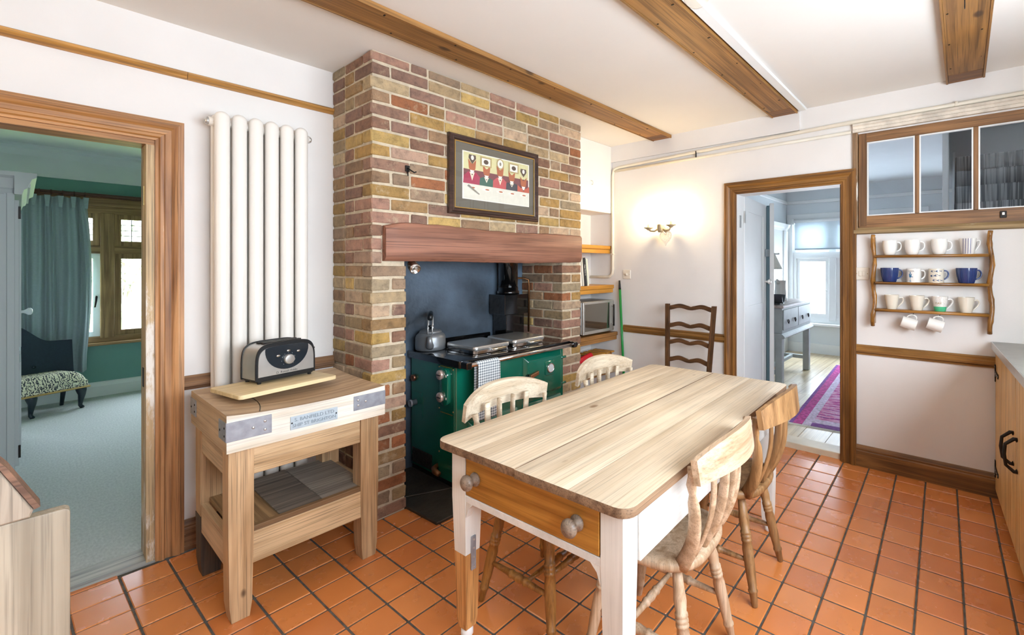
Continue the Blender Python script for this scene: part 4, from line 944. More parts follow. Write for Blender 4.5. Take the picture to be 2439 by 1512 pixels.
# flue
FX, FY = 2.445, 2.86
t = thing('flue', 'black enamelled flue box and round pipe rising behind the hob lids', 'flue', (FX, FY+.012, .815))
obj('flue_box', MB().box(-.125, -.11, .19, .115, .08, .345, .004), W['black_en'], t); obj('flue_base', MB().box(-.09, -.085, 0, .095, .075, .192, .003), W['black_en'], t)
obj('collar', MB().lathe([(.088, .345), (.088, .37), (.080, .372), (.080, .40)], 24), W['black_en'], t, smooth=True); obj('pipe', MB().lathe([(.078, .372), (.078, 1.2)], 28), W['black_en'], t, smooth=True, ang=60)
o = obj('gas_pipe', MB().tube([(2.50, 2.945, 1.27), (2.52, 2.92, 1.285), (2.60, 2.86, 1.285), (2.628, 2.83, 1.27), (2.632, 2.83, 1.22), (2.628, 2.83, .84)], .0085, 10), plain('tarnished_copper', '#6e4c30', .35, .9, .25, 40), smooth=True); tag(o, 'thin copper pipe bending down the fireplace brick cheek', 'pipe')
# kettle
t = thing('kettle', 'grey metal kettle with black handle at the back of the hob', 'kettle', (1.748, 2.858, .8165))
obj('body', MB().lathe([(0, 0), (.090, 0), (.097, .006), (.099, .03), (.098, .085), (.093, .098), (.075, .115), (.070, .118), (0, .118)], 36), W['pot_metal'], t, smooth=True, ang=50)
ld = obj('lid', MB().lathe([(.073, .116), (.073, .122), (.066, .130), (.045, .137), (0, .139)], 30), W['pot_metal'], t, smooth=True); obj('lid_knob', MB().lathe([(.008, .138), (.007, .148), (.018, .154), (.018, .162), (0, .165)], 16), W['black'], ld, smooth=True)
d = Vector((-.55, -.83, 0)); q = Vector((-d.y, d.x, 0))
obj('spout', MB().tube([d*.09+Vector((0, 0, .035)), d*.118+Vector((0, 0, .045)), d*.130+Vector((0, 0, .07)), d*.132+Vector((0, 0, .105))], [.026, .024, .018, .014], 14), W['pot_metal'], t, smooth=True)
for s_ in (-.014, .014):
    for e in (-1, 1): obj('handle_wire', MB().tube([d*(.075*e)+q*s_+Vector((0, 0, .112)), d*(.082*e)+q*s_+Vector((0, 0, .13)), d*(.064*e)+q*s_+Vector((0, 0, .215))], .0035, 6), W['steel'], t, smooth=True)
obj('grip', MB().tube([d*.075+Vector((0, 0, .212)), d*.06+Vector((0, 0, .232)), d*.02+Vector((0, 0, .240)), d*-.05+Vector((0, 0, .240)), d*-.068+Vector((0, 0, .225))], [.016, .018, .018, .018, .014], 10), W['black'], t, smooth=True)
# tea towel over the rail
def ging(nt, L):
    a = axis_wave(nt, L, 'x', 62, .45); b = axis_wave(nt, L, 'z', 62, .45); ad = N(nt, 'ShaderNodeMath', operation='ADD'); L(a, ad.inputs[0]); L(b, ad.inputs[1])
    h = N(nt, 'ShaderNodeMath', operation='MULTIPLY'); L(ad.outputs[0], h.inputs[0]); h.inputs[1].default_value = .5; return h.outputs[0]
t = thing('tea_towel', 'grey and white checked tea towel hung over the chrome rail of the range', 'tea towel', (KX0+.072, KY0-.12, .0))
zr = .815-.022
def towel(u, v):
    x = .165*u+.006*math.sin(7*v)*(u-.5); s_ = v
    if s_ < .46: z = zr-.34+.34*s_/.46; y = -.0185-.004*math.sin(12*u)*(1-s_/.46)
    elif s_ < .58: a = PI*(s_-.46)/.12; z = zr+.0185*math.sin(a); y = -.0185*math.cos(a)
    else: z = zr-.30*(s_-.58)/.42; y = .0185
    return (x-.01*(1 if s_ < .46 else 1.8), y, z)
m = MB(); m.solid_grid(towel, 14, 60, (0, 0, .0)); 
m2 = MB(); m2.grid(towel, 14, 60); m.bm.free(); cl = obj('cloth', m2, two_tone('gingham', ging, '#5c6770', '#dde2e2', .9), t, smooth=True, ang=80)
sm = cl.modifiers.new('thickness', 'SOLIDIFY'); sm.thickness = .003
obj('care_tag', B(.163, -.022, zr-.25, .185, -.020, zr-.225), W['ink_black'], t)
# small spot lamp tucked under the mantel
t = thing('spot_lamp', 'small chrome spot lamp tucked under the left end of the mantel beam', 'lamp', (1.43, 2.55, 1.405))
obj('can', MB().lathe([(0, 0), (.022, .004), (.030, .03), (.031, .07), (.027, .07), (.025, .03), (0, .02)], 18, Matrix.Rotation(rad(125), 4, 'X')), W['chrome'], t, smooth=True)
obj('stem', MB().tube([(0, 0, 0), (0, .01, .012)], .006, 8), W['chrome'], t, smooth=True)
# key hook on the bricks
t = thing('iron_hook', 'small black iron hook fixed to the chimney bricks left of the picture', 'hook', (1.375, YF-.004, 1.93))
obj('plate', B(-.012, -.004, -.005, .012, .001, .03, .001), W['iron'], t); obj('hook_arm', MB().tube([(0, -.002, .015), (.004, -.03, .0), (.02, -.04, -.012), (.03, -.045, -.006)], .004, 6), W['iron'], t, smooth=True); obj('hook_tail', MB().tube([(0, -.002, .0), (-.004, -.015, -.03)], .0035, 6), W['iron'], t, smooth=True)
# ---------------------------------------------------------------- framed picture
PX0, PX1, PZ0, PZ1 = 1.636, 2.390, 1.712, 2.212; pw, ph = PX1-PX0, PZ1-PZ0
t = thing('framed_picture', 'dark framed print of foxes in red coats at dinner, over the mantel', 'picture', (PX0, 2.468, PZ0))
FRM = wood('dark_mahogany_frame', '#4a3128', '#22140f', 'x', .35, 2, coat=.3); fr = .040
def frame_bar(p):
    m = MB(); prof = [(0, .022), (0, .002), (.006, -.006), (.014, -.004), (.018, -.008), (.030, -.006), (.034, -.001), (.040, .002), (.040, .022)]
    cs = [(0, 0, 1, 1), (pw, 0, -1, 1), (pw, ph, -1, -1), (0, ph, 1, -1)]; rows = [[m.bm.verts.new((cx+sx*a, b, cz+sz*a)) for cx, cz, sx, sz in cs] for a, b in prof]
    for A_, B_ in zip(rows, rows[1:]): m.face([A_[p], A_[(p+1)%4], B_[(p+1)%4], B_[p]])
    bmesh.ops.delete(m.bm, geom=[v for v in m.bm.verts if not v.link_faces], context='VERTS')
    return m
for p in range(4): obj('frame_bar', frame_bar(p), FRM, t, fixn=True)
m = MB(); a = fr; e = .005
m.box(a, 0, a, pw-a, .004, a+e); m.box(a, 0, ph-a-e, pw-a, .004, ph-a); m.box(a, 0, a+e, a+e, .004, ph-a-e); m.box(pw-a-e, 0, a+e, pw-a, .004, ph-a-e)
obj('gilt_slip', m, plain('gilt', '#d8ae5c', .3, .8), t)
obj('backing', B(.01, .012, .01, pw-.01, .020, ph-.01), W['iron'], t); obj('mount', B(a+.002, .009, a+.002, pw-a-.002, .0115, ph-a-.002), plain('grey_brown_mount', '#6c675c', .8, var=.03), t)
ix0, ix1, iz0, iz1 = .100, pw-.085, .102, ph-.092; iw, ih = ix1-ix0, iz1-iz0
cols = ['#e9e6d8', '#d2cd9c', '#7c4c4e', '#dcdacc', '#b06848', '#a84258', '#4a6c5e', '#bd5a5c', '#4a4a50', '#c0614e', '#e0d6c0', '#b3a071', '#5a4a40', '#e8e4da', '#8f8a80']  # print colours toned lighter, fading from the glass reflection mixed in
pm = [plain('print_%02d' % i, c, .8, var=.04, scale=40) for i, c in enumerate(cols)]
m = MB(); dep = [.0088]
def ip(pts, mi):
    m.mi = mi; dep[0] -= .00006; f = m.poly([(ix0+x*iw, dep[0], iz0+z*ih) for x, z in pts]); f.normal_update()
    if f.normal.y > 0: f.normal_flip()
def el(cx, cz, rx, rz, mi, n=16): ip([(cx+rx*math.cos(2*PI*k/n), cz+rz*math.sin(2*PI*k/n)) for k in range(n)], mi)
def rc(x0, z0, x1, z1, mi): ip([(x0, z0), (x1, z0), (x1, z1), (x0, z1)], mi)
rc(0, 0, 1, 1, 13); rc(.015, .02, .985, .98, 1); rc(.015, .25, .985, .63, 2); rc(.015, .02, .985, .33, 3)
for cx, coat, top, wd in ((.13, 5, .78, .12), (.33, 6, .72, .10), (.53, 7, .76, .11), (.71, 8, .70, .09), (.90, 9, .62, .10)):
    ip([(cx-wd, .33), (cx-wd*.95, .48), (cx-wd*.45, top-.20), (cx+wd*.45, top-.20), (cx+wd*.95, .48), (cx+wd, .33)], coat)
    ip([(cx-.035, top-.20), (cx, .40), (cx+.035, top-.20)], 10)
    ip([(cx-.05, top-.02), (cx-.045, top-.12), (cx, top-.26), (cx+.045, top-.12), (cx+.05, top-.02)], 4); ip([(cx-.05, top-.03), (cx-.055, top+.07), (cx-.01, top-.02)], 4); ip([(cx+.05, top-.03), (cx+.055, top+.07), (cx+.01, top-.02)], 4)
    ip([(cx-.03, top-.16), (cx, top-.27), (cx+.03, top-.16)], 13); el(cx, top-.25, .008, .015, 12, 8)
    el(cx, .25, .06, .03, 13); el(cx+.01, .255, .03, .016, 4)
for cx, cz in ((.13, .87), (.90, .80)): ip([(cx-.045, cz+.07), (cx-.05, cz), (cx, cz-.12), (cx+.05, cz), (cx+.045, cz+.07)], 12); el(cx, cz+.01, .02, .05, 13)
for x0, x1, z0, z1 in ((.24, .40, .74, .95), (.66, .82, .73, .95)): rc(x0, z0, x1, z1, 11); rc(x0+.02, z0+.03, x1-.02, z1-.03, 13); el((x0+x1)/2, (z0+z1)/2, .035, .05, 12)
el(.53, .87, .055, .12, 11); el(.53, .87, .042, .095, 13); el(.53, .87, .015, .04, 14)
ip([(.06, .28), (.22, .12), (.23, .14), (.08, .31)], 14)
obj('print', m, pm, t)
obj('glazing', B(a+.001, .0025, a+.001, pw-a-.001, .0045, ph-a-.001), glassy('picture_glass', (1, 1, 1)), t)
# ---------------------------------------------------------------- alcove shelves and what stands on them
SHW = wood('honey_shelf_pine', '#d89a3e', '#b07422', 'x', .4, 1, streak=.2); SHD = wood('brown_shelf_pine', '#a9773f', '#7b5228', 'x', .45, 1)
def alcove_shelf(zt, yf, lab, mt):
    t = thing('alcove_shelf', lab, 'shelf', (2.905, yf, zt), 0, 'pine shelves in the alcove')
    obj('board', B(0, 0, -.035, XB-2.907, YA-yf-.002, 0, .003), mt, t); obj('front_lip', B(0, .012, -.075, XB-2.907, .035, -.0352, .003), mt, t)
    return t
alcove_shelf(1.582, 2.718, 'bare honey pine shelf under the white alcove bulkhead', SHW); alcove_shelf(1.200, 2.685, 'honey pine alcove shelf carrying the leaning books', SHW); alcove_shelf(.745, 2.640, 'brown pine alcove shelf carrying the microwave', SHD)
alcove_shelf(.43, 2.64, 'low pine alcove shelf carrying the red tube and slatted rack', SHD)
def book(x, th, h, d, tilt, col, lab, txt=None, tc='#e8e6de', sc=.6):
    t = thing('book', lab, 'book', (x, 2.705, 1.201), 0); Mx = Matrix.Rotation(tilt, 4, 'Y')
    c = plain('cover_'+lab[:12], col, .5); e = .002
    m = MB(); m.box(0, 0, 0, th, d, h, .0015, Mx); cv = obj('cover', m, c, t)
    m = MB(); m.box(e, -.0002, h-.0012, th-e, d+.0003, h+.0006, 0, Mx); m.box(e, d-.002, .002, th-e, d+.0008, h-.002, 0, Mx); obj('pages', m, plain('paper_'+lab[:8], '#efe9dc', .8), t)
    if txt:
        m = MB().mesh(text_mesh(txt, th*sc, .0002), Mx @ Matrix.Translation((th/2, -.0006, h*.56)) @ Matrix.Rotation(PI/2, 4, 'X') @ Matrix.Rotation(-PI/2, 4, 'Z')); obj('spine_lettering', m, plain('spine_ink_'+lab[:6], tc, .5), t)
    return t
book(3.148, .022, .25, .19, rad(-6), '#e5e1da', 'white-spined book leaning at the brick end of the shelf')
book(3.182, .018, .262, .19, rad(-6), '#d9d4c8', 'thin cream book leaning between two other books')
book(3.209, .030, .262, .19, rad(-6), '#26282c', 'black-spined book with white lettering on the alcove shelf', 'Nigel Slater II')
book(3.248, .022, .25, .19, rad(-6), '#dfe0cc', 'pale yellow-green topped book leaning at the open end')
# microwave
t = thing('microwave', 'silver microwave oven with mirrored door on the alcove shelf', 'microwave', (3.125, 2.655, .752), rad(0))
mw, md, mh = .475, .315, .305
obj('case', B(0, .022, .012, mw, md, mh, .006), plain('silver_case', '#a9a9a6', .35, .7), t)
dr = obj('door', B(0, 0, .010, mw-.015, .021, mh, .004), plain('silver_door', '#c4c2bc', .3, .7), t)
obj('door_glass', B(.022, -.002, .04, mw-.09, .001, mh-.02, .001), plain('mirrored_glass', '#8d8a82', .06, .9, .02), dr)
obj('door_handle', MB().tube([(mw-.058, -.03, .06), (mw-.058, -.03, mh-.04)], .008, 10), W['iron'], dr, smooth=True)
for z in (.075, mh-.055): obj('handle_post', MB().tube([(mw-.058, -.03, z), (mw-.058, .0, z)], .006, 8), W['chrome'], dr, smooth=True)
obj('control_strip', B(mw-.04, -.0015, .02, mw-.018, .001, mh-.01), W['chrome'], dr)
for x in (.03, mw-.03): obj('foot', B(x-.012, .04, 0, x+.012, md-.03, .012), W['black'], t)
# slatted rack, red tube
t = thing('slatted_rack', 'small pine slatted rack standing on the low alcove shelf', 'rack', (3.29, 2.69, .431), rad(6))
for k in range(4): obj('slat', B(.0+k*.085, -.06, .115, .055+k*.085, .16, .130, .003), SHW, t)
for y in (-.03, .12): obj('rail', B(.0, y, .092, .31, y+.022, .115), SHD, t)
m = MB()
for x in (.03, .14, .28):
    for y in (-.02, .13): obj('leg', MB().tube([(x, y, 0), (x, y, .092)], .009, 8), W['steel'], t, smooth=True)
t = thing('red_tube', 'bright red cardboard tube poking out on the low alcove shelf', 'tube', (2.98, 2.66, .431))
obj('tube_wall', MB().lathe([(.028, 0), (.028, .30), (.024, .30), (.024, .004), (0, .004)], 20, Matrix.Translation((-.02, .08, .05)) @ Matrix.Rotation(rad(72), 4, Vector((.35, 1, 0)))), plain('red_card', '#c8202e', .45), t, smooth=True)
obj('end_cap', MB().lathe([(0, 0), (.030, 0), (.030, .02), (0, .02)], 18, Matrix.Translation((-.02, .08, .05)) @ Matrix.Rotation(rad(72), 4, Vector((.35, 1, 0)))), plain('dark_red_cap', '#8c1420', .4), t, smooth=True)
o = obj('green_box', B(3.13, 2.66, .4315, 3.25, 2.80, .455, .004), plain('green_card', '#1d6a4c', .5)); tag(o, 'flat dark green box beside the red tube', 'box')
# green broom
bb = Vector((3.585, 2.52, .0)); bt = Vector((3.600, 2.60, 1.245))
t = thing('broom', 'green-handled broom leaning in the corner by the alcove', 'broom', bb)
dv = bt-bb
obj('handle', MB().tube([dv*.09, dv*.93], .012, 12), plain('green_lacquer', '#168a3c', .3), t, smooth=True); obj('grip', MB().tube([dv*.93, dv*.95, dv*1.0], [.0125, .0115, .008], 12), W['black'], t, smooth=True)
obj('head', B(-.03, -.13, .06, .03, .13, .115, .006), plain('green_plastic_head', '#127033', .45), t)
m = MB(); rr = random.Random(4)
for k in range(70): x, y = rr.uniform(-.024, .024), rr.uniform(-.12, .12); m.tube([(x, y, .062), (x*1.25, y*1.05, .002)], .003, 4)
obj('bristle', m, plain('dark_bristle', '#1e2a22', .8), t)
# ---------------------------------------------------------------- wall sconce with heart
t = thing('wall_sconce', 'twin candle wall light with lit bulbs on the cream wall', 'wall light', (XB, 2.115, 1.725))
OLD = plain('distressed_cream_metal', '#b9a98a', .55, .3, .2, 40)
obj('backplate', MB().lathe([(.036, 0), (.040, .008), (.030, .02), (.022, .03), (0, .03)], 20, Matrix.Rotation(-PI/2, 4, 'Y')), OLD, t, smooth=True)
obj('boss', MB().lathe([(0, -.04), (.02, -.038), (.030, -.02), (.034, .02), (.038, .03), (.030, .034), (0, .034)], 20, Matrix.Translation((-.075, 0, 0))), OLD, t, smooth=True)
obj('stem', MB().tube([(-.02, 0, 0), (-.075, 0, 0)], .012, 10), OLD, t, smooth=True)
blb = emit('lit_candle_bulb', (1, .78, .46), 150)
for sy, dz in ((1, -.004), (-1, .01)):
    arm = obj('arm', MB().tube([(-.075, sy*.02, -.005), (-.085, sy*.06, -.028), (-.09, sy*.095, -.024), (-.09, sy*.115, -.005+dz)], [.010, .009, .009, .008], 10), OLD, t, smooth=True)
    obj('drip_cup', MB().lathe([(.010, -.018), (.016, -.014), (.024, -.006), (.042, .002), (.046, .008), (.040, .006), (.012, .0), (0, .0)], 20, Matrix.Translation((-.09, sy*.115, dz+.004))), OLD, arm, smooth=True)
    obj('candle_sleeve', MB().lathe([(.0125, 0), (.0125, .055), (.009, .056), (0, .056)], 16, Matrix.Translation((-.09, sy*.115, dz+.004))), plain('ivory_sleeve', '#e8d6b4', .5), arm, smooth=True)
    obj('bulb', MB().lathe([(.008, .056), (.012, .064), (.0175, .082), (.0165, .10), (.010, .118), (.003, .13), (0, .132)], 16, Matrix.Translation((-.09, sy*.115, dz+.004))), blb, arm, smooth=True)
hp = [(16*math.sin(a)**3, 13*math.cos(a)-5*math.cos(2*a)-2*math.cos(3*a)-math.cos(4*a)) for a in [2*PI*k/40 for k in range(40)]]
t = thing('heart_ornament', 'white filigree heart hanging below the wall light', 'ornament', (XB-.055, 2.075, 1.640))
FIL = plain('white_filigree', '#e9e2d4', .6); hq = [(y*.0038, z*.0042) for y, z in hp]
obj('heart_rim', MB().tube([(0, y, z) for y, z in hq], .0045, 8, closed=True), FIL, t, smooth=True)
def in_heart(y, z):
    c = False
    for (y0, z0), (y1, z1) in zip(hq, hq[1:]+hq[:1]):
        if (z0 > z) != (z1 > z) and y < (y1-y0)*(z-z0)/(z1-z0)+y0: c = not c
    return c
m = MB(); rr_ = .0078
for i in range(-8, 9):
    for j in range(-8, 8):
        y, z = (i+.5*(j % 2))*rr_*2, j*rr_*1.75-.002
        if in_heart(y, z): m.tube([(0, y+rr_*math.cos(2*PI*k/10), z+rr_*math.sin(2*PI*k/10)) for k in range(10)], .0026, 5, closed=True)
o = obj('openwork', m, FIL, t, smooth=True); o['kind'] = 'stuff'
obj('hanging_loop', MB().tube([(0, 0, .03), (.01, .005, .055), (-.02, .03, .08)], .0012, 5), W['steel'], t)
# ---------------------------------------------------------------- pipes, switch plates
def pipe(name, lab, pts, r_):
    o = obj(name, MB().tube(pts, r_, 12), W['cream_paint'], smooth=True, ang=60); return tag(o, lab, 'pipe')
pipe('heating_pipe', 'painted pipe along the top of the right wall, bending down beside the alcove', [(XB-.014, -.83, 2.392), (XB-.014, .6, 2.390), (XB-.014, 1.8, 2.366), (XB-.014, 2.60, 2.342), (XB-.014, 2.655, 2.335), (XB-.014, 2.682, 2.315), (XB-.014, 2.692, 2.27), (XB-.014, 2.692, 1.345), (XB-.014, 2.70, 1.305), (XB-.014, 2.73, 1.28), (XB-.014, 2.78, 1.275), (XB-.014, 2.975, 1.275)], .014)
pipe('heating_pipe', 'straight painted lower pipe running from the corner to the internal window', [(XB-.012, .61, 2.322), (XB-.012, 2.67, 2.312)], .012)
def clip(y, z): o = obj('pipe_clip', B(XB-.030, y-.008, z-.018, XB, y+.008, z+.020, .003), W['cream_paint']); return o
for y, z, lab in ((.03, 2.392, 'small cream clip on the pipe above the internal window'), (2.692, 1.50, 'small cream clip on the vertical pipe beside the alcove')):
    o = obj('pipe_clip', MB().box(XB-.029, y-.016 if z < 2 else y-.008, z-.006 if z < 2 else z-.016, XB, y+.016 if z < 2 else y+.008, z+.006 if z < 2 else z+.016, .003), W['cream_paint']); tag(o, lab, 'clip')
o = obj('cable_clip', B(XB-.030, 1.79, 2.318, XB-.022, 1.797, 2.372), W['iron']); tag(o, 'dark clip across the two painted pipes', 'clip')
def plate(name, lab, y, z, rocker):
    t = thing(name, lab, 'switch', (XB, y, z)); obj('faceplate', B(-.010, -.043, -.043, 0, .043, .043, .003), W['plate_plastic'], t)
    if rocker:
        for s_ in (-.011, .011): obj('rocker', B(-.0145, s_-.009, -.018, -.009, s_+.009, .018, .002), W['plate_plastic'], t)
    else: obj('dimmer_knob', MB().lathe([(0, 0), (.013, 0), (.012, .012), (0, .013)], 16, Matrix.Translation((-.010, 0, .0)) @ Matrix.Rotation(-PI/2, 4, 'Y')), W['plate_plastic'], t, smooth=True)
    m = MB()
    for s_ in (-.033, .033): m.lathe([(0, 0), (.003, 0), (0, .001)], 8, Matrix.Translation((-.010, s_, 0)) @ Matrix.Rotation(-PI/2, 4, 'Y'))
    obj('plate_screw', m, W['brass'], t)
plate('dimmer_switch', 'square cream dimmer switch near the alcove', 2.53, 1.303, False); plate('light_switch', 'double cream light switch between doorway and mug rack', .545, 1.333, True)
o = obj('cup_hook', MB().tube([(3.30, 2.712, 2.18), (3.30, 2.69, 2.175), (3.30, 2.683, 2.155), (3.30, 2.69, 2.14), (3.30, 2.70, 2.145)], .003, 6), W['steel'], smooth=True); tag(o, 'tiny wire cup hook on the white bulkhead', 'hook')
# ---------------------------------------------------------------- mug rack and mugs
BAM = wood('bamboo_stain', '#b47c34', '#5c3814', 'z', .35, 1.5, coat=.3); BAMy = wood('bamboo_shelf_stain', '#b0782f', '#54330f', 'y', .35, 1.5, coat=.3)
RX = XB-.002; ry0, ry1 = -.132, .468
t = thing('mug_rack', 'brown bamboo-style wall rack holding three rows of mugs', 'rack', (RX, (ry0+ry1)/2, 1.29)); cy_ = (ry0+ry1)/2
for y in (ry0, ry1):
    pts = []; rr_ = []
    for k in range(25):
        u = k/24; z = -.305+.61*u; nd = any(abs(u-q) < .02 for q in (.12, .32, .5, .68, .86)); pts.append((-.062-.014*math.sin(u*PI*4.2), y-cy_+.006*math.sin(u*PI*4.6+1), z)); rr_.append(.0155 if nd else .0125)
    up = obj('upright', MB().tube(pts, rr_, 10), BAM, t, smooth=True, ang=70)
    obj('side_board', MB().prism([(-.002, -.29)]+[(-.056-.012*math.sin((k/12)*PI*4.2), -.29+.58*k/12) for k in range(13)]+[(-.002, .29)], 'y', y-cy_-.006, y-cy_+.006), BAM, up)
rows = {'top': 1.458, 'mid': 1.281, 'low': 1.102}
for z in rows.values():
    sb = obj('shelf', B(-.078, ry0-cy_+.008, z-1.29-.012, -.0, ry1-cy_-.008, z-1.29, .002), BAMy, t); obj('front_cane', MB().tube([(-.080, ry0-cy_+.01, z-1.29-.008), (-.080, ry1-cy_-.01, z-1.29-.008)], .0095, 10), BAMy, sb, smooth=True)
def mug_profile(kind):
    if kind == 'tulip': return [(0, 0), (.026, 0), (.030, .003), (.036, .02), (.041, .045), (.0425, .07), (.0415, .096), (.0385, .096), (.039, .07), (.037, .045), (.030, .02), (0, .012)]
    if kind == 'taper': return [(0, 0), (.027, 0), (.029, .003), (.033, .03), (.039, .07), (.0425, .094), (.0395, .094), (.036, .07), (.030, .03), (.026, .008), (0, .008)]
    if kind == 'conic': return [(0, 0), (.030, 0), (.031, .002), (.036, .04), (.043, .096), (.040, .096), (.033, .04), (.028, .008), (0, .008)]
    if kind == 'cup': return [(0, 0), (.033, 0), (.037, .004), (.046, .04), (.050, .075), (.0505, .093), (.0475, .093), (.047, .07), (.042, .035), (.034, .008), (0, .008)]
    return [(0, 0), (.039, 0), (.040, .002), (.040, .088), (.037, .088), (.037, .006), (0, .006)]
def radius_at(prof, z):
    for (r0, z0), (r1, z1) in zip(prof, prof[1:]):
        if z0 <= z <= z1 and z1 > z0: return r0+(r1-r0)*(z-z0)/(z1-z0)
    return .04
def make_mug(label, kind, mat, loc, ang, hs=1.0, hmat=None, tilt=None, group='mugs on the bamboo rack'):
    # handle points along local +x; ang rotates it
    t = thing('mug', label, 'mug', loc, ang, group); pr_ = mug_profile(kind); H = max(z for r_, z in pr_)
    obj('body', MB().lathe(pr_, 28, closed_ends=False), mat, t, smooth=True, ang=60, fixn=True)
    ra, rb = radius_at(pr_, H*.80)-.004, radius_at(pr_, H*.25)-.003
    if kind in ('taper',): pts = [(ra, 0, H*.76), (ra+.016, 0, H*.86), (ra+.030, 0, H*.78), (ra+.031, 0, H*.6), (ra+.018, 0, H*.36), (rb, 0, H*.12)]
    elif kind == 'conic': pts = [(ra, 0, H*.80), (ra+.018, 0, H*.92), (ra+.027, 0, H*.78), (ra+.02, 0, H*.5), (rb, 0, H*.12)]
    else: pts = [(ra, 0, H*.86), (ra+.017, 0, H*.88), (ra+.028, 0, H*.74), (ra+.028, 0, H*.5), (ra+.018, 0, H*.30), (rb, 0, H*.24)]
    q = [Vector(p) for p in pts]; sm = []
    for a_, b_ in zip(q, q[1:]): sm += [a_, a_.lerp(b_, .5)]
    sm.append(q[-1])
    for _ in range(2): sm = [sm[0]]+[(sm[i-1]+sm[i]*2+sm[i+1])/4 for i in range(1, len(sm)-1)]+[sm[-1]]
    obj('handle', MB().tube(sm, .0058, 8, flat=(1.25, .8)), hmat or mat, t, smooth=True, ang=70)
    return t, pr_
def wrap(m, pr_, a0, z, pts, mi=0, off=.0006):
    # polygon in (arc metres, height) wrapped on the mug wall about angle a0
    m.mi = mi; vs_ = []
    for s_, h_ in pts:
        r_ = radius_at(pr_, z+h_)+off; a = a0+s_/r_; vs_.append(m.bm.verts.new((r_*math.cos(a), r_*math.sin(a), z+h_)))
    return m.face(vs_)
def wrap_text(txt, size, pr_, a0, z):
    me = text_mesh(txt, size, 0); m = MB().mesh(me, Matrix.Identity(4))
    for v in m.bm.verts:
        zz = z+v.co.y; r_ = radius_at(pr_, zz)+.0007; a = a0+v.co.x/r_; v.co = (r_*math.cos(a), r_*math.sin(a), zz)
    return m
def ray_y(u, x): k = (u-1427.5)/1093; return x*(.6205-.7842*k)/(.7842+.6205*k)
HA = rad(-72)   # handles turned along the wall, away from the doorway
MX = RX-.046; FA = rad(190)-HA  # wall angle facing the camera, in mug space
def my(u): return ray_y(u, MX)
RT = 'top row of the mug rack'
for u, ex in ((2119, 'plain white tulip mug on the rack top row, beside the end upright'), (2173, 'plain white tulip mug on the rack top row, second from the end upright'), (2237, 'plain white tulip mug next to the striped mug')): make_mug(ex, 'tulip', W['white_cer'], (MX, my(u), rows['top']), HA)
def stripes():
    m = None
t, pr_ = make_mug('white conical mug with dark pinstripes on the rack top row', 'conic', W['white_cer'], (MX, my(2305), rows['top']), HA)
m = MB()
for k in range(9):
    s_ = -.036+k*.0062; wdt = .0016 if k % 2 else .0007; m.mi = 0 if k % 2 == 0 else 1
    for j in range(8): z0, z1 = .003+.0115*j, .003+.0115*(j+1); wrap(m, pr_, FA, 0, [(s_-wdt, z0), (s_+wdt, z0), (s_+wdt, z1), (s_-wdt, z1)], 0 if k % 2 == 0 else 1)
obj('pinstripe', m, [plain('grey_stripe', '#8d8388', .4), plain('navy_stripe', '#3a3a70', .4)], t, fixn=True)
def ribs(t, pr_):
    m = MB()
    for k in range(36):
        a = 2*PI*k/36; m.tube([((r_+.0004)*math.cos(a), (r_+.0004)*math.sin(a), z) for r_, z in pr_[1:6]], .0011, 5)
    obj('ribbing', m, W['blue_cer'], t, smooth=True)
for u, lab in ((2119, 'ribbed blue mug on the rack middle row, beside the mug lettered COOL'), (2302, 'ribbed blue mug on the rack middle row, beside the fish mug')):
    t, pr_ = make_mug(lab, 'cup', W['blue_cer'], (MX-.004, ray_y(u, MX), rows['mid']), HA); ribs(t, pr_)
t, pr_ = make_mug('straight white mug lettered COOL with a blue figure', 'straight', W['white_cer'], (MX, my(2176), rows['mid']), HA)
obj('lettering', wrap_text('COOL', .013, pr_, FA-.45, .072), W['ink_black'], t)
m = MB(); 
for pts in ([(-.006, .032), (.006, .032), (.008, .055), (-.008, .055)], [(-.002, .055), (.002, .055), (.003, .066), (-.003, .066)], [(-.001, .012), (.001, .012), (.001, .032), (-.001, .032)], [(-.006, .006), (.006, .006), (0, .014)], [(.008, .040), (.015, .036), (.014, .032), (.007, .036)]): wrap(m, pr_, FA-.55, 0, pts)
obj('printed_figure', m, W['teal_print'], t, fixn=True)
t, pr_ = make_mug('cream mug printed with blue fish and a blue handle', 'straight', W['cream_cer'], (MX-.002, my(2230), rows['mid']), HA, hmat=W['blue_cer'])
m = MB()
for s0, z0 in ((-.022, .072), (.006, .073), (-.026, .043), (-.002, .046), (-.012, .016), (.012, .015)):
    wrap(m, pr_, FA, z0, [(s0-.014, 0), (s0-.006, -.006), (s0+.006, -.004), (s0+.012, 0), (s0+.019, -.005), (s0+.017, 0), (s0+.019, .005), (s0+.012, .001), (s0+.004, .006), (s0-.007, .006)])
obj('fish_print', m, W['ink_blue'], t, fixn=True)
m = MB()
for s0, z0 in ((-.022, .072), (.006, .073), (-.002, .046), (-.012, .016), (.012, .015)):
    for k in range(3): wrap(m, pr_, FA, z0, [(s0-.006+k*.005, -.004), (s0-.0045+k*.005, -.004), (s0-.0035+k*.005, .004), (s0-.005+k*.005, .004)], 0, .0011)
obj('scale_print', m, W['cream_cer'], t, fixn=True)
for u, lab in ((2124, 'plain cream tapered mug on the rack bottom row, beside the end upright'), (2184, 'plain cream tapered mug on the rack bottom row, beside the green-based mug'), (2301, 'plain cream tapered mug on the rack bottom row, standing apart at the bulbous upright')): make_mug(lab, 'taper', W['cream_cer'], (MX, my(u), rows['low']), HA)
t, pr_ = make_mug('speckled white mug with a mint green base and gold lettering', 'taper', W['white_cer'], (MX, my(2239), rows['low']), HA)
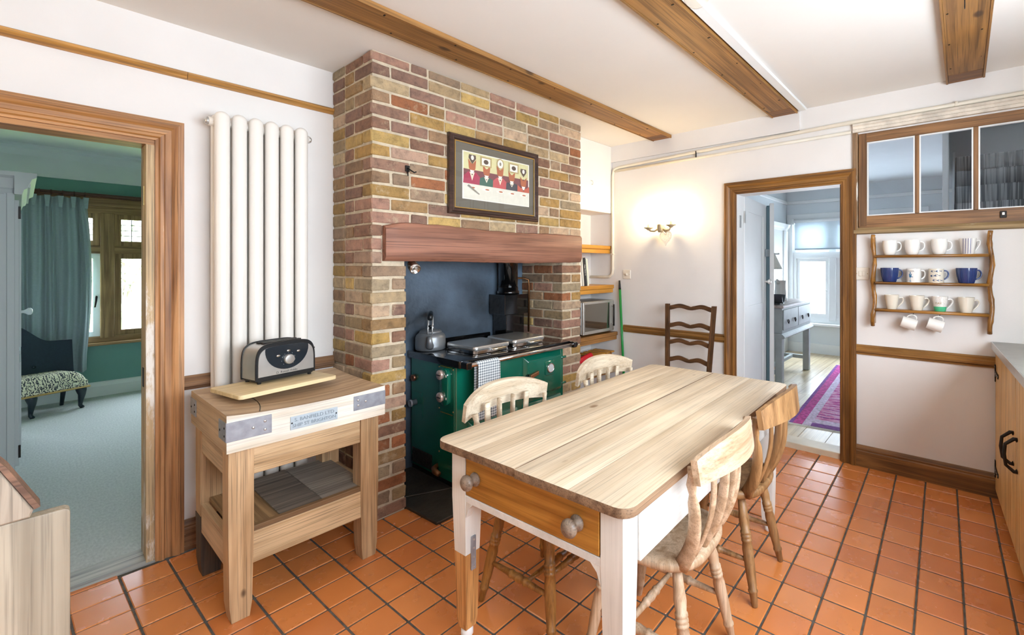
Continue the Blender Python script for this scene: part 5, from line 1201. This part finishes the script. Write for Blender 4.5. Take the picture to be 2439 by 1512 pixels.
m = MB(); base = [(r_+.0007, z) for r_, z in pr_ if .0 < z <= .03 and r_ > .02][:2]; m.lathe([(.0277, .0005), (.0297, .003), (.0339, .031)], 28, closed_ends=False); obj('green_base', m, W['mint_print'], t, smooth=True, fixn=True)
obj('lettering', wrap_text('DAY', .017, pr_, FA-.35, .052), W['gold_print'], t)
m = MB(); rr = random.Random(2)
for k in range(90): s_, z = rr.uniform(-.05, .05), rr.uniform(.036, .09); wrap(m, pr_, FA, z, [(s_, 0), (s_+.0012, 0), (s_+.0012, .0012), (s_, .0012)])
obj('speckle', m, W['ink_black'], t, fixn=True)
# two mugs on hooks
for u, lab in ((2176, 'small white mug hanging tilted from the rack, under the second bottom-row mug'), (2239, 'small white mug hanging tilted from the rack, under the mint-based mug')):
    y = ray_y(u, RX-.07); hk = thing('cup_hook', 'brass cup hook under the mug rack '+('beside its middle' if u > 2200 else 'toward the doorway end'), 'hook', (RX-.07, y, 1.089)); obj('hook_wire', MB().tube([(0, 0, .0), (0, 0, -.01), (-.002, .006, -.017), (0, .002, -.023), (0, -.005, -.018)], .0016, 6), W['iron'], hk, smooth=True)
    t, pr_ = make_mug(lab, 'straight', W['white_cer'], (0, 0, 0), 0, group='mugs hanging from the bamboo rack')
    # handle up: local +x -> up, axis tilted along the wall
    ax = Vector((.10, -1, -.32)).normalized(); up = Vector((0, 0, 1)); hx = (up-ax*up.dot(ax)).normalized(); yy = ax.cross(hx)
    Mr = Matrix((hx, yy, ax)).transposed().to_4x4(); hang = Mr @ Vector((.0635, 0, .053)); t.matrix_world = Matrix.Translation(Vector((RX-.07, y, 1.068))-hang+Vector((0, 0, .003))) @ Mr; t.scale = (.92, .92, .92)
    t.location = Vector((RX-.07, y, 1.071))-hang*.92
# ---------------------------------------------------------------- kitchen cabinet at the right edge
t = thing('kitchen_cabinet', 'pine base cabinet with black iron hinges below the grey worktop', 'cabinet', (XB-.026, -.150, 0), rad(3.2))
CBW = wood('cabinet_pine', '#e4bd80', '#c49656', 'z', .4, 1, streak=.3); CL = 1.75
obj('carcass', B(-CL, -.56, .10, -.004, -.022, .895), CBW, t); obj('face_frame', B(-.055, -.022, .06, -.002, -.004, .895, .001), CBW, t); obj('kick_board', B(-CL, -.10, .0, -.02, -.07, .10), W['iron'], t)
for k in range(2):
    x1 = -.058-k*.700; x0 = x1-.694; d = obj('door', B(x0, -.020, .07, x1, -.007, .888, .001), CBW, t)
    for i in range(6): obj('board', B(x0+.694*i/6+.0012, -.007, .07, x0+.694*(i+1)/6-.0012, .0, .888, .0015), CBW, d)
    hx = x0+.05 if k == 0 else x1-.05
    obj('handle', MB().tube([(hx, .0, .60), (hx, .012, .604), (hx, .042, .575), (hx, .046, .53), (hx, .040, .48), (hx, .012, .455), (hx, .0, .458)], [.012, .008, .007, .0075, .007, .008, .012], 10), W['iron'], d, smooth=True)
    if k == 0:
        for z in (.20, .76):
            h_ = obj('strap_hinge', MB().prism([(x1+.012, z-.05), (x1+.012, z+.05), (x1-.008, z+.05), (x1-.012, z+.018), (x1-.10, z+.008), (x1-.115, z+.014), (x1-.130, z), (x1-.115, z-.014), (x1-.10, z-.008), (x1-.012, z-.018), (x1-.008, z-.05)], 'y', .0, .005, .001), W['iron'], d, fixn=True)
            m = MB()
            for a_, b_ in ((x1-.03, z), (x1-.075, z), (x1-.115, z), (x1+.004, z+.036), (x1+.004, z-.036)): m.sphere((a_, .005, b_), .004, (1, .5, 1), 8)
            obj('hinge_screw', m, W['steel'], h_, smooth=True)
t = thing('worktop', 'grey worktop with metal edging above the pine cabinet', 'worktop', (XB-.024, -.150, .897), rad(3.2))
obj('slab', B(-CL-.02, -.60, .0, -.002, .012, .038, .001), plain('grey_laminate', '#8d8c86', .35, var=.08, scale=14), t); obj('edge_strip', B(-CL-.02, .012, -.004, -.002, .016, .0385, .001), W['steel'], t)
# ceiling globe light just above the frame
t = thing('ceiling_light', 'clear glass globe light on the ceiling beside the beam', 'ceiling light', (1.685, .835, ZC))
obj('rose', MB().lathe([(.05, 0), (.05, -.012), (.03, -.02), (.018, -.02), (.018, -.04), (0, -.04)], 24), W['brass'], t, smooth=True, fixn=True)
obj('glass_globe', MB().sphere((0, 0, -.075), .055, (1, 1, 1), 24), glassy('lamp_glass', (1, .97, .92)), t, smooth=True)
obj('bulb', MB().sphere((0, 0, -.07), .024, (1, 1, 1.2), 16), plain('unlit_frosted_bulb', '#e8e2d2', .4), t, smooth=True)
# second twin sconce on the left wall, beyond the frame
t = thing('wall_sconce', 'twin candle wall light on the left wall past the doorway', 'wall light', (-1.0, YA, 1.78))
obj('boss', MB().lathe([(.036, 0), (.03, .03), (.015, .08), (0, .085)], 20, Matrix.Rotation(PI/2, 4, 'X')), OLD, t, smooth=True)
for s_ in (-1, 1):
    obj('arm', MB().tube([(0, -.07, 0), (s_*.06, -.09, -.03), (s_*.115, -.09, .0)], .009, 8), OLD, t, smooth=True)
    obj('candle_sleeve', MB().lathe([(.0125, 0), (.0125, .055), (.009, .056), (0, .056)], 16, Matrix.Translation((s_*.115, -.09, .0))), plain('ivory_sleeve', '#e8d6b4', .5), t, smooth=True)
    obj('bulb_offscreen', MB().lathe([(.008, .056), (.012, .064), (.0175, .082), (.0165, .10), (.010, .118), (.003, .13), (0, .132)], 16, Matrix.Translation((s_*.115, -.09, .0))), blb, t, smooth=True)
# ---------------------------------------------------------------- settle in the near left corner
t = thing('wooden_settle', 'scrubbed pine settle end in the foreground corner by the doorway', 'settle', (.068, 1.50, 0))
SW = wood('settle_pine', '#afa18c', '#80725f', 'z', .55, 1, streak=.35, wear='#6d5a46', wear_amt=.68); SWx = wood('settle_arm_pine', '#b9aa98', '#8d7e6c', 'z', .55, 1); RIM = wood('settle_edge', '#8a6650', '#5c4030', 'x', .55)
obj('end_panel', MB().prism(rrect(-.62, .0, .0, .872, .010), 'y', .0, .030, .004, 2), SW, t, smooth=True)
obj('arm_board', MB().prism([(-.62, .866), (-.055, .878), (-.050, .892), (-.092, .985), (-.15, 1.08), (-.30, 1.20), (-.62, 1.25)], 'y', -.016, -.001, .003), SWx, t)
obj('arm_rim', MB().prism([(-.049, .893), (-.091, .986), (-.149, 1.081), (-.299, 1.201), (-.62, 1.251), (-.62, 1.259), (-.295, 1.209), (-.142, 1.085), (-.083, .989), (-.041, .896)], 'y', -.018, .03), RIM, t, fixn=True)
obj('seat', B(-1.5, .03, .42, -.03, .46, .45, .006), SW, t); obj('seat_front', B(-1.5, .03, .08, -.03, .05, .42), SW, t); obj('end_panel', B(-1.53, .0, 0, -1.5, .48, .87, .004), SW, t)
# ---------------------------------------------------------------- bedroom furniture
WG = plain('grey_painted_wardrobe', '#c3c8cb', .5, var=.02, scale=3); 
t = thing('wardrobe', 'tall pale grey wardrobe with dentil cornice standing in the bedroom', 'wardrobe', (.0, 4.73, .008))
wl, wdp = 1.25, .60
obj('carcass', B(-wdp, 0, .0, -.02, wl, 1.86, .004), WG, t)
obj('side_bead', B(-.060, -.004, .02, -.052, 0, 1.84), WG, t); obj('side_stile', B(-.05, -.006, .0, -.018, .002, 1.87, .002), WG, t)
for k in range(2):
    y0, y1 = .015+k*.62, .615+k*.62; d = obj('door', B(-.020, y0, .10, .0, y1, 1.80, .002), WG, t)
    for z0, z1 in ((.2, .75), (.85, 1.72)):
        m = MB(); m.box(0, y0+.08, z0, .008, y0+.10, z1); m.box(0, y1-.10, z0, .008, y1-.08, z1); m.box(0, y0+.10, z0, .008, y1-.10, z0+.02); m.box(0, y0+.10, z1-.02, .008, y1-.10, z1); obj('panel_moulding', m, WG, d)
obj('knob', MB().lathe([(.012, 0), (.010, .018), (.016, .028), (.026, .040), (.026, .052), (.014, .060), (0, .061)], 18, Matrix.Translation((.0, .56, 1.05)) @ Matrix.Rotation(PI/2, 4, 'Y')), plain('glass_knob', '#e8eef2', .08, 0, .02, coat=1), t, smooth=True)
for z in (1.72, .19): obj('hinge', B(-.004, .008, z-.04, .006, .02, z+.04, .001), W['iron'], t)
obj('cornice', MB().prism([(-.02, 1.83), (.01, 1.83), (.018, 1.86), (.03, 1.87), (.05, 1.93), (.07, 1.945), (.07, 1.97), (-.02, 1.97)], 'y', -.07, wl+.02), WG, t, fixn=True); obj('cornice_return', MB().prism([(0, 1.83), (-.018, 1.86), (-.03, 1.87), (-.05, 1.93), (-.07, 1.945), (-.07, 1.97), (0, 1.97)], 'x', -wdp-.02, -.02), WG, t, fixn=True)
m = MB()
for k in range(40): y = .01+k*.031; m.box(.028, y, 1.885, .045, y+.018, 1.91)
obj('dentil', m, WG, t)
# curtain, pole
CUR = plain('duck_egg_curtain', '#98a8ad', .9, var=.05, scale=60, sheen=.2)
t = thing('curtain', 'grey-blue pleated curtain drawn back beside the bedroom window', 'curtain', (.0, YB-.085, 0))
def curt(u, v):
    pin = v**5; x = -.06+.50*u*(1+.02*math.sin(3*v))+(.035*math.sin(PI*min(1, (1-v)*1.1)) if u > .6 else 0)*(u-.6)*2.2
    ph_ = 2*PI*u*5.2+.5*math.sin(2.1*v+u*3); am = .032*(1-.4*pin)
    return (x+.012*math.sin(ph_*.5+1.5*v), am*math.sin(ph_)+.012*math.sin(ph_*2.3+3*v)-.012*(1-v), .305+1.775*v+.008*math.sin(ph_))
cl = obj('cloth', MB().grid(curt, 120, 30), CUR, t, smooth=True, ang=80); sm = cl.modifiers.new('thickness', 'SOLIDIFY'); sm.thickness = .004
m = MB()
for k in range(6): x = .0+.085*k; m.prism([(x-.012, 1.97), (x+.012, 1.97), (x+.020, 2.085), (x-.020, 2.085)], 'y', -.046, -.036, .003)
obj('pinch_pleat', m, CUR, t)
t = thing('curtain_pole', 'dark wooden curtain pole with rings above the bedroom window', 'curtain pole', (.5, YB-.085, 2.125)); DKP = wood('dark_pole', '#5a3524', '#2e1a10', 'x', .4)
obj('pole', MB().tube([(-1.4, 0, 0), (1.5, 0, 0)], .014, 12), DKP, t, smooth=True)
for k in range(7): x = -.53+.075*k; obj('ring', MB().tube([(x, .024*math.cos(2*PI*j/16), -.008+.024*math.sin(2*PI*j/16)) for j in range(16)], .0045, 6, closed=True), DKP, t, smooth=True)
for x in (-1.3, 1.4): obj('bracket', B(x, 0, -.02, x+.03, .083, .015), DKP, t)
# nursing chair
t = thing('armchair', 'low dark blue chair with scribble-patterned seat under the bedroom curtain', 'armchair', (.070, 6.575, .008), rad(24))
NB = plain('navy_corduroy', '#25333f', .85, var=.1, scale=60, sheen=.2); NL = plain('navy_lacquer', '#1b2a33', .3)
def scrib(nt, L):
    tc = N(nt, 'ShaderNodeTexCoord'); w1_ = N(nt, 'ShaderNodeTexWave'); w1_.inputs['Scale'].default_value = 13; w1_.inputs['Distortion'].default_value = 14; w1_.inputs['Detail'].default_value = 3; w1_.inputs['Detail Scale'].default_value = 2.2; L(tc.outputs['Object'], w1_.inputs['Vector'])
    g = N(nt, 'ShaderNodeMath', operation='GREATER_THAN'); L(w1_.outputs['Fac'], g.inputs[0]); g.inputs[1].default_value = .33; return g.outputs[0]
# local: x along the front edge (0 = near leg, + to the right leg), y to the back
def cush(u, v):
    b = min(1, 7*min(u, 1-u))**.5*min(1, 7*min(v, 1-v))**.5
    return (-.22+.59*u, -.03+.31*v, .265+.10*b)
m = MB(); m.grid(cush, 24, 20); m.box(-.22, -.03, .20, .37, .28, .266, .008); obj('seat_cushion', m, two_tone('scribble_linen', scrib, '#3e4046', '#e4e0c4', .9), t, smooth=True, ang=50)
obj('piping', MB().tube([(-.225, -.036, .205), (.375, -.036, .205), (.377, .28, .205)], .009, 8), plain('mustard_piping', '#b99a5c', .8), t, smooth=True)
def back(u, v):
    a = u; x = -.32+.69*u; s_ = max(0, min(1, (a-.50)/.34)); top = .815-.165*(s_*s_*(3-2*s_))
    curve = .275-.10*max(0, (u-.70)/.30)**2-.10*max(0, (.2-u)/.2)**2
    return (x, curve+.03*v, .24+(top-.24)*v)
obj('backrest', MB().solid_grid(back, 36, 8, (0, .04, 0)), NB, t, smooth=True, ang=60)
m = MB()
for x, z in ((-.05, .42), (.14, .42), (.33, .42)): m.sphere((x, .275, z), .014, (1, .5, 1), 10)
obj('button', m, NL, t, smooth=True)
for x, y in ((.0, .02), (.335, .02)): obj('cabriole_leg', MB().tube([(x, y, .225), (x-.0, y-.015, .17), (x+.0, y-.022, .13), (x, y-.005, .06), (x, y+.0, .025), (x+.0, y-.03, .008)], [.042, .036, .026, .017, .015, .016], 12), NL, t, smooth=True)
for x in (-.18, .34): obj('back_leg', MB().tube([(x, .26, .22), (x, .30, 0)], [.022, .014], 8), NL, t, smooth=True)
# ---------------------------------------------------------------- things in the hall
WP = W['white_paint']
hg = Vector((3.765, 1.428, .045)); fe = Vector((4.49, 1.492, .045)); dd = fe-hg; an = math.atan2(dd.y, dd.x); dl = dd.length
d4 = sempty('door_4', hg); d4.rotation_euler = (0, 0, an)
obj('leaf', B(0, .006, 0, dl, .030, 1.925), WP, d4)
for z0, z1 in ((.0, .20), (.84, .98), (1.82, 1.925)): obj('rail', B(.09, -.0, z0, dl-.09, .006, z1), WP, d4)
for x0 in (0, dl-.09): obj('stile', B(x0, .0, 0, x0+.09, .006, 1.925), WP, d4)
for z0, z1 in ((.2, .84), (.98, 1.82)):
    m = MB(); m.box(.09, .001, z0, .105, .0075, z1); m.box(dl-.105, .001, z0, dl-.09, .0075, z1); m.box(.105, .001, z0, dl-.105, .0075, z0+.015); m.box(.105, .001, z1-.015, dl-.105, .0075, z1); obj('panel_moulding', m, WP, d4)
obj('knob', MB().lathe([(.012, 0), (.009, .02), (.020, .03), (.026, .042), (.022, .054), (0, .058)], 18, Matrix.Translation((dl-.04, .0, 1.19)) @ Matrix.Rotation(PI/2, 4, 'X')), W['white_cer'], d4, smooth=True)
obj('rim_latch', B(dl-.06, -.028, 1.43, dl+.012, .0, 1.50, .004), plain('grey_latch', '#8c989c', .4, .4), d4)
for z in (.2, 1.7): obj('hinge', B(-.012, -.006, z, .01, .004, z+.1), W['steel'], d4)
# second door leaf seen edge-on
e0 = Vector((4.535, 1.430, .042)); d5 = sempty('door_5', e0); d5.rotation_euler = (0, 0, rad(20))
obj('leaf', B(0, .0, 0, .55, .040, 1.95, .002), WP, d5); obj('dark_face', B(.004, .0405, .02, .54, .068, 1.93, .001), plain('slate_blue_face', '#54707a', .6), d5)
obj('lever', MB().tube([(.03, 0, 1.46), (.03, -.04, 1.46), (.035, -.045, 1.46), (.09, -.045, 1.465)], .008, 8), W['steel'], d5, smooth=True)
# console table
CG = plain('grey_green_paint', '#b9c3c2', .55, var=.06, scale=12, bump=.1, bscale=30)
t = thing('console_table', 'pale grey-green console table with two drawers standing in the hall', 'console table', (5.18, 1.548, .041))
cl_, cdp = 1.19, .44; zt = .909
obj('top', B(-.02, -.02, zt-.03, cl_+.02, cdp, zt, .004), wood('console_top', '#cfc4bc', '#9a8078', 'x', .5), t); obj('body', B(0, 0, .60, cl_, cdp, zt-.03, .003), CG, t)
obj('base_moulding', MB().prism([(0, .60), (-.03, .575), (-.035, .56), (-.02, .545), (cdp, .545), (cdp, .60)], 'x', -.02, cl_+.02), CG, t, fixn=True)
for k in range(2):
    x0 = .025+k*.575; d = obj('drawer', B(x0, -.012, .635, x0+.560, .0, zt-.05, .003), CG, t)
    for x in (x0+.13, x0+.40): obj('drop_pull', MB().tube([(x-.018, -.02, .745), (x-.022, -.026, .72), (x, -.028, .70), (x+.022, -.026, .72), (x+.018, -.02, .745)], .005, 6), W['iron'], d, smooth=True)
for x in (.0, cl_-.075):
    for y in (.0, cdp-.075): obj('leg', B(x, y, 0, x+.075, y+.075, .545, .005), CG, t)
obj('stretcher', B(.02, .03, .14, .055, cdp-.03, .185), CG, t); obj('stretcher', B(cl_-.055, .03, .14, cl_-.02, cdp-.03, .185), CG, t); obj('stretcher', B(.055, cdp/2-.02, .145, cl_-.055, cdp/2+.02, .18), CG, t)
t = thing('table_lamp', 'cream coolie-shaded table lamp on the console table', 'lamp', (5.55, 1.852, .951))
obj('base', MB().lathe([(.07, 0), (.07, .01), (.03, .03), (.05, .10), (.055, .16), (.02, .25), (.012, .42), (0, .42)], 20), W['white_cer'], t, smooth=True); obj('shade', MB().lathe([(.19, .40), (.06, .68), (.058, .68), (.187, .402)], 28, closed_ends=False), plain('cream_shade', '#e9e4d6', .8), t, smooth=True)
obj('shade_trim', MB().tube([(.19*math.cos(2*PI*k/28), .19*math.sin(2*PI*k/28), .40) for k in range(28)], .004, 5, closed=True), plain('olive_trim', '#8d8d7c', .7), t)
t = thing('jug', 'white ribbed pitcher standing at the back of the console table', 'jug', (5.93, 1.79, .951))
obj('body', MB().lathe([(0, 0), (.075, 0), (.078, .01), (.072, .10), (.066, .19), (.072, .25), (.068, .25), (.062, .19), (0, .02)], 24, closed_ends=False), W['white_cer'], t, smooth=True, fixn=True)
obj('handle', MB().tube([(.06, -.01, .22), (.11, -.02, .235), (.135, -.025, .20), (.12, -.022, .13), (.07, -.012, .09)], .008, 8), W['white_cer'], t, smooth=True); obj('spout', MB().tube([(-.06, .01, .225), (-.095, .015, .262)], [.03, .014], 10), W['white_cer'], t, smooth=True)
t = thing('bowl', 'dark curved dish at the near end of the console table', 'dish', (5.30, 1.645, .951))
obj('dish', MB().solid_grid(lambda u, v: (.13*(u-.5)*2*(.5+.5*math.sin(PI*v)), .08*(v-.5)*2, .012+.09*((u-.5)*2)**2), 16, 8, (0, 0, .006)), plain('dark_glaze', '#3a4046', .3), t, smooth=True); obj('foot_ring', MB().lathe([(.04, 0), (.04, .016)], 16), plain('dark_glaze_foot', '#33383d', .4), t)
# rug
def rug_mat():
    m, nt, p, L = nodes('pink_kilim'); tc = N(nt, 'ShaderNodeTexCoord'); sp = N(nt, 'ShaderNodeSeparateXYZ'); L(tc.outputs['Object'], sp.inputs[0])
    mp = N(nt, 'ShaderNodeMapping'); mp.inputs['Scale'].default_value = (26, 5, 1); L(tc.outputs['Object'], mp.inputs[0]); n = N(nt, 'ShaderNodeTexNoise'); n.inputs['Scale'].default_value = 1; n.inputs['Detail'].default_value = 6; L(mp.outputs[0], n.inputs['Vector'])
    r = ramp(nt, [(.36, srgb('#7a2a86')), (.45, srgb('#c23a8c')), (.52, srgb('#e09ac0')), (.58, srgb('#d8b6d6')), (.66, srgb('#e0408c'))]); L(n.outputs[0], r.inputs[0])
    vo = N(nt, 'ShaderNodeTexVoronoi'); vo.inputs['Scale'].default_value = 38; L(tc.outputs['Object'], vo.inputs['Vector'])
    rv = ramp(nt, [(.18, (1, 1, 1)), (.26, (0, 0, 0))]); L(vo.outputs['Distance'], rv.inputs[0])
    mx = N(nt, 'ShaderNodeMix', data_type='RGBA'); mx.inputs[7].default_value = (*srgb('#e8dcec'), 1)
    k = N(nt, 'ShaderNodeMath', operation='MULTIPLY'); L(rv.outputs[0], k.inputs[0]); k.inputs[1].default_value = .55; L(k.outputs[0], mx.inputs[0]); L(r.outputs[0], mx.inputs[6])
    L(mx.outputs[2], p.inputs['Base Color']); p.inputs['Roughness'].default_value = .95
    return m
RM = rug_mat(); t = thing('rug', 'pink and purple patterned rug on the pale hall floor', 'rug', (4.11, 1.17, .0405), rad(3.5))
rl_, rw_ = 2.75, 1.0
obj('field', B(.20, -rw_+.17, 0, rl_-.2, -.17, .006), RM, t)
BM = plain('magenta_border', '#c04a94', .95, var=.45, scale=28); B2 = plain('white_lilac_band', '#d9c8e0', .95, var=.3, scale=40); B3 = plain('purple_edge', '#84509a', .95, var=.3, scale=30)
for y0, y1, mt in ((-.03, 0, B3), (-.105, -.03, BM), (-.17, -.105, B2), (-rw_+.105, -rw_+.03, BM), (-rw_+.17, -rw_+.105, B2), (-rw_, -rw_+.03, B3)): obj('side_border', B(.0, y0+.0003, 0, rl_, y1-.0003, .0062), mt, t)
for x0, x1, mt in ((0, .09, B3), (.09, .2, B2), (rl_-.2, rl_-.09, B2), (rl_-.09, rl_, B3)): obj('end_border', B(x0+.0003, -rw_+.1703, 0, x1-.0003, -.1703, .0061), mt, t)
m = MB()
for k in range(120):
    y = -rw_+rw_*k/120; m.box(-.04, y, 0, 0, y+.005, .004); m.box(rl_, y, 0, rl_+.04, y+.005, .004)
o = obj('fringe', m, plain('white_fringe', '#e8e6e0', .9), t); o['kind'] = 'stuff'
# staircase seen through the internal window
def stair_tex(nt, L):
    tc = N(nt, 'ShaderNodeTexCoord'); mp = N(nt, 'ShaderNodeMapping'); mp.inputs['Scale'].default_value = (0, 34, .6); L(tc.outputs['Object'], mp.inputs[0])
    n = N(nt, 'ShaderNodeTexNoise'); n.inputs['Scale'].default_value = 1; n.inputs['Detail'].default_value = 3; n.inputs['Roughness'].default_value = .8; L(mp.outputs[0], n.inputs['Vector'])
    r = ramp(nt, [(.44, (0, 0, 0)), (.50, (.55,)*3), (.55, (1, 1, 1))]); L(n.outputs[0], r.inputs[0]); return r.outputs[0]
t = thing('staircase', 'stairs with grey and white striped carpet seen through the internal window', 'stairs', (4.16, .08, .04)); SC = two_tone('striped_stair_carpet', stair_tex, '#8d9398', '#e6e7e6', .95)
for k in range(13): x = k*.213; obj('step', B(x, -.93, k*.2, x+.24 if k < 12 else x+.5, -.015, (k+1)*.2, .012, 2), SC, t)
obj('string_board', MB().prism([(0, 0), (0, .24), (2.56, 2.66), (3.05, 2.66), (3.05, 2.40), (2.70, 2.40), (.25, 0)], 'y', -.014, .006), WP, t, fixn=True)
o = obj('newel_post', B(5.00, .092, .041, 5.09, .138, 2.578, .006), WP); tag(o, 'white post beside the striped stairs in the hall', 'post')
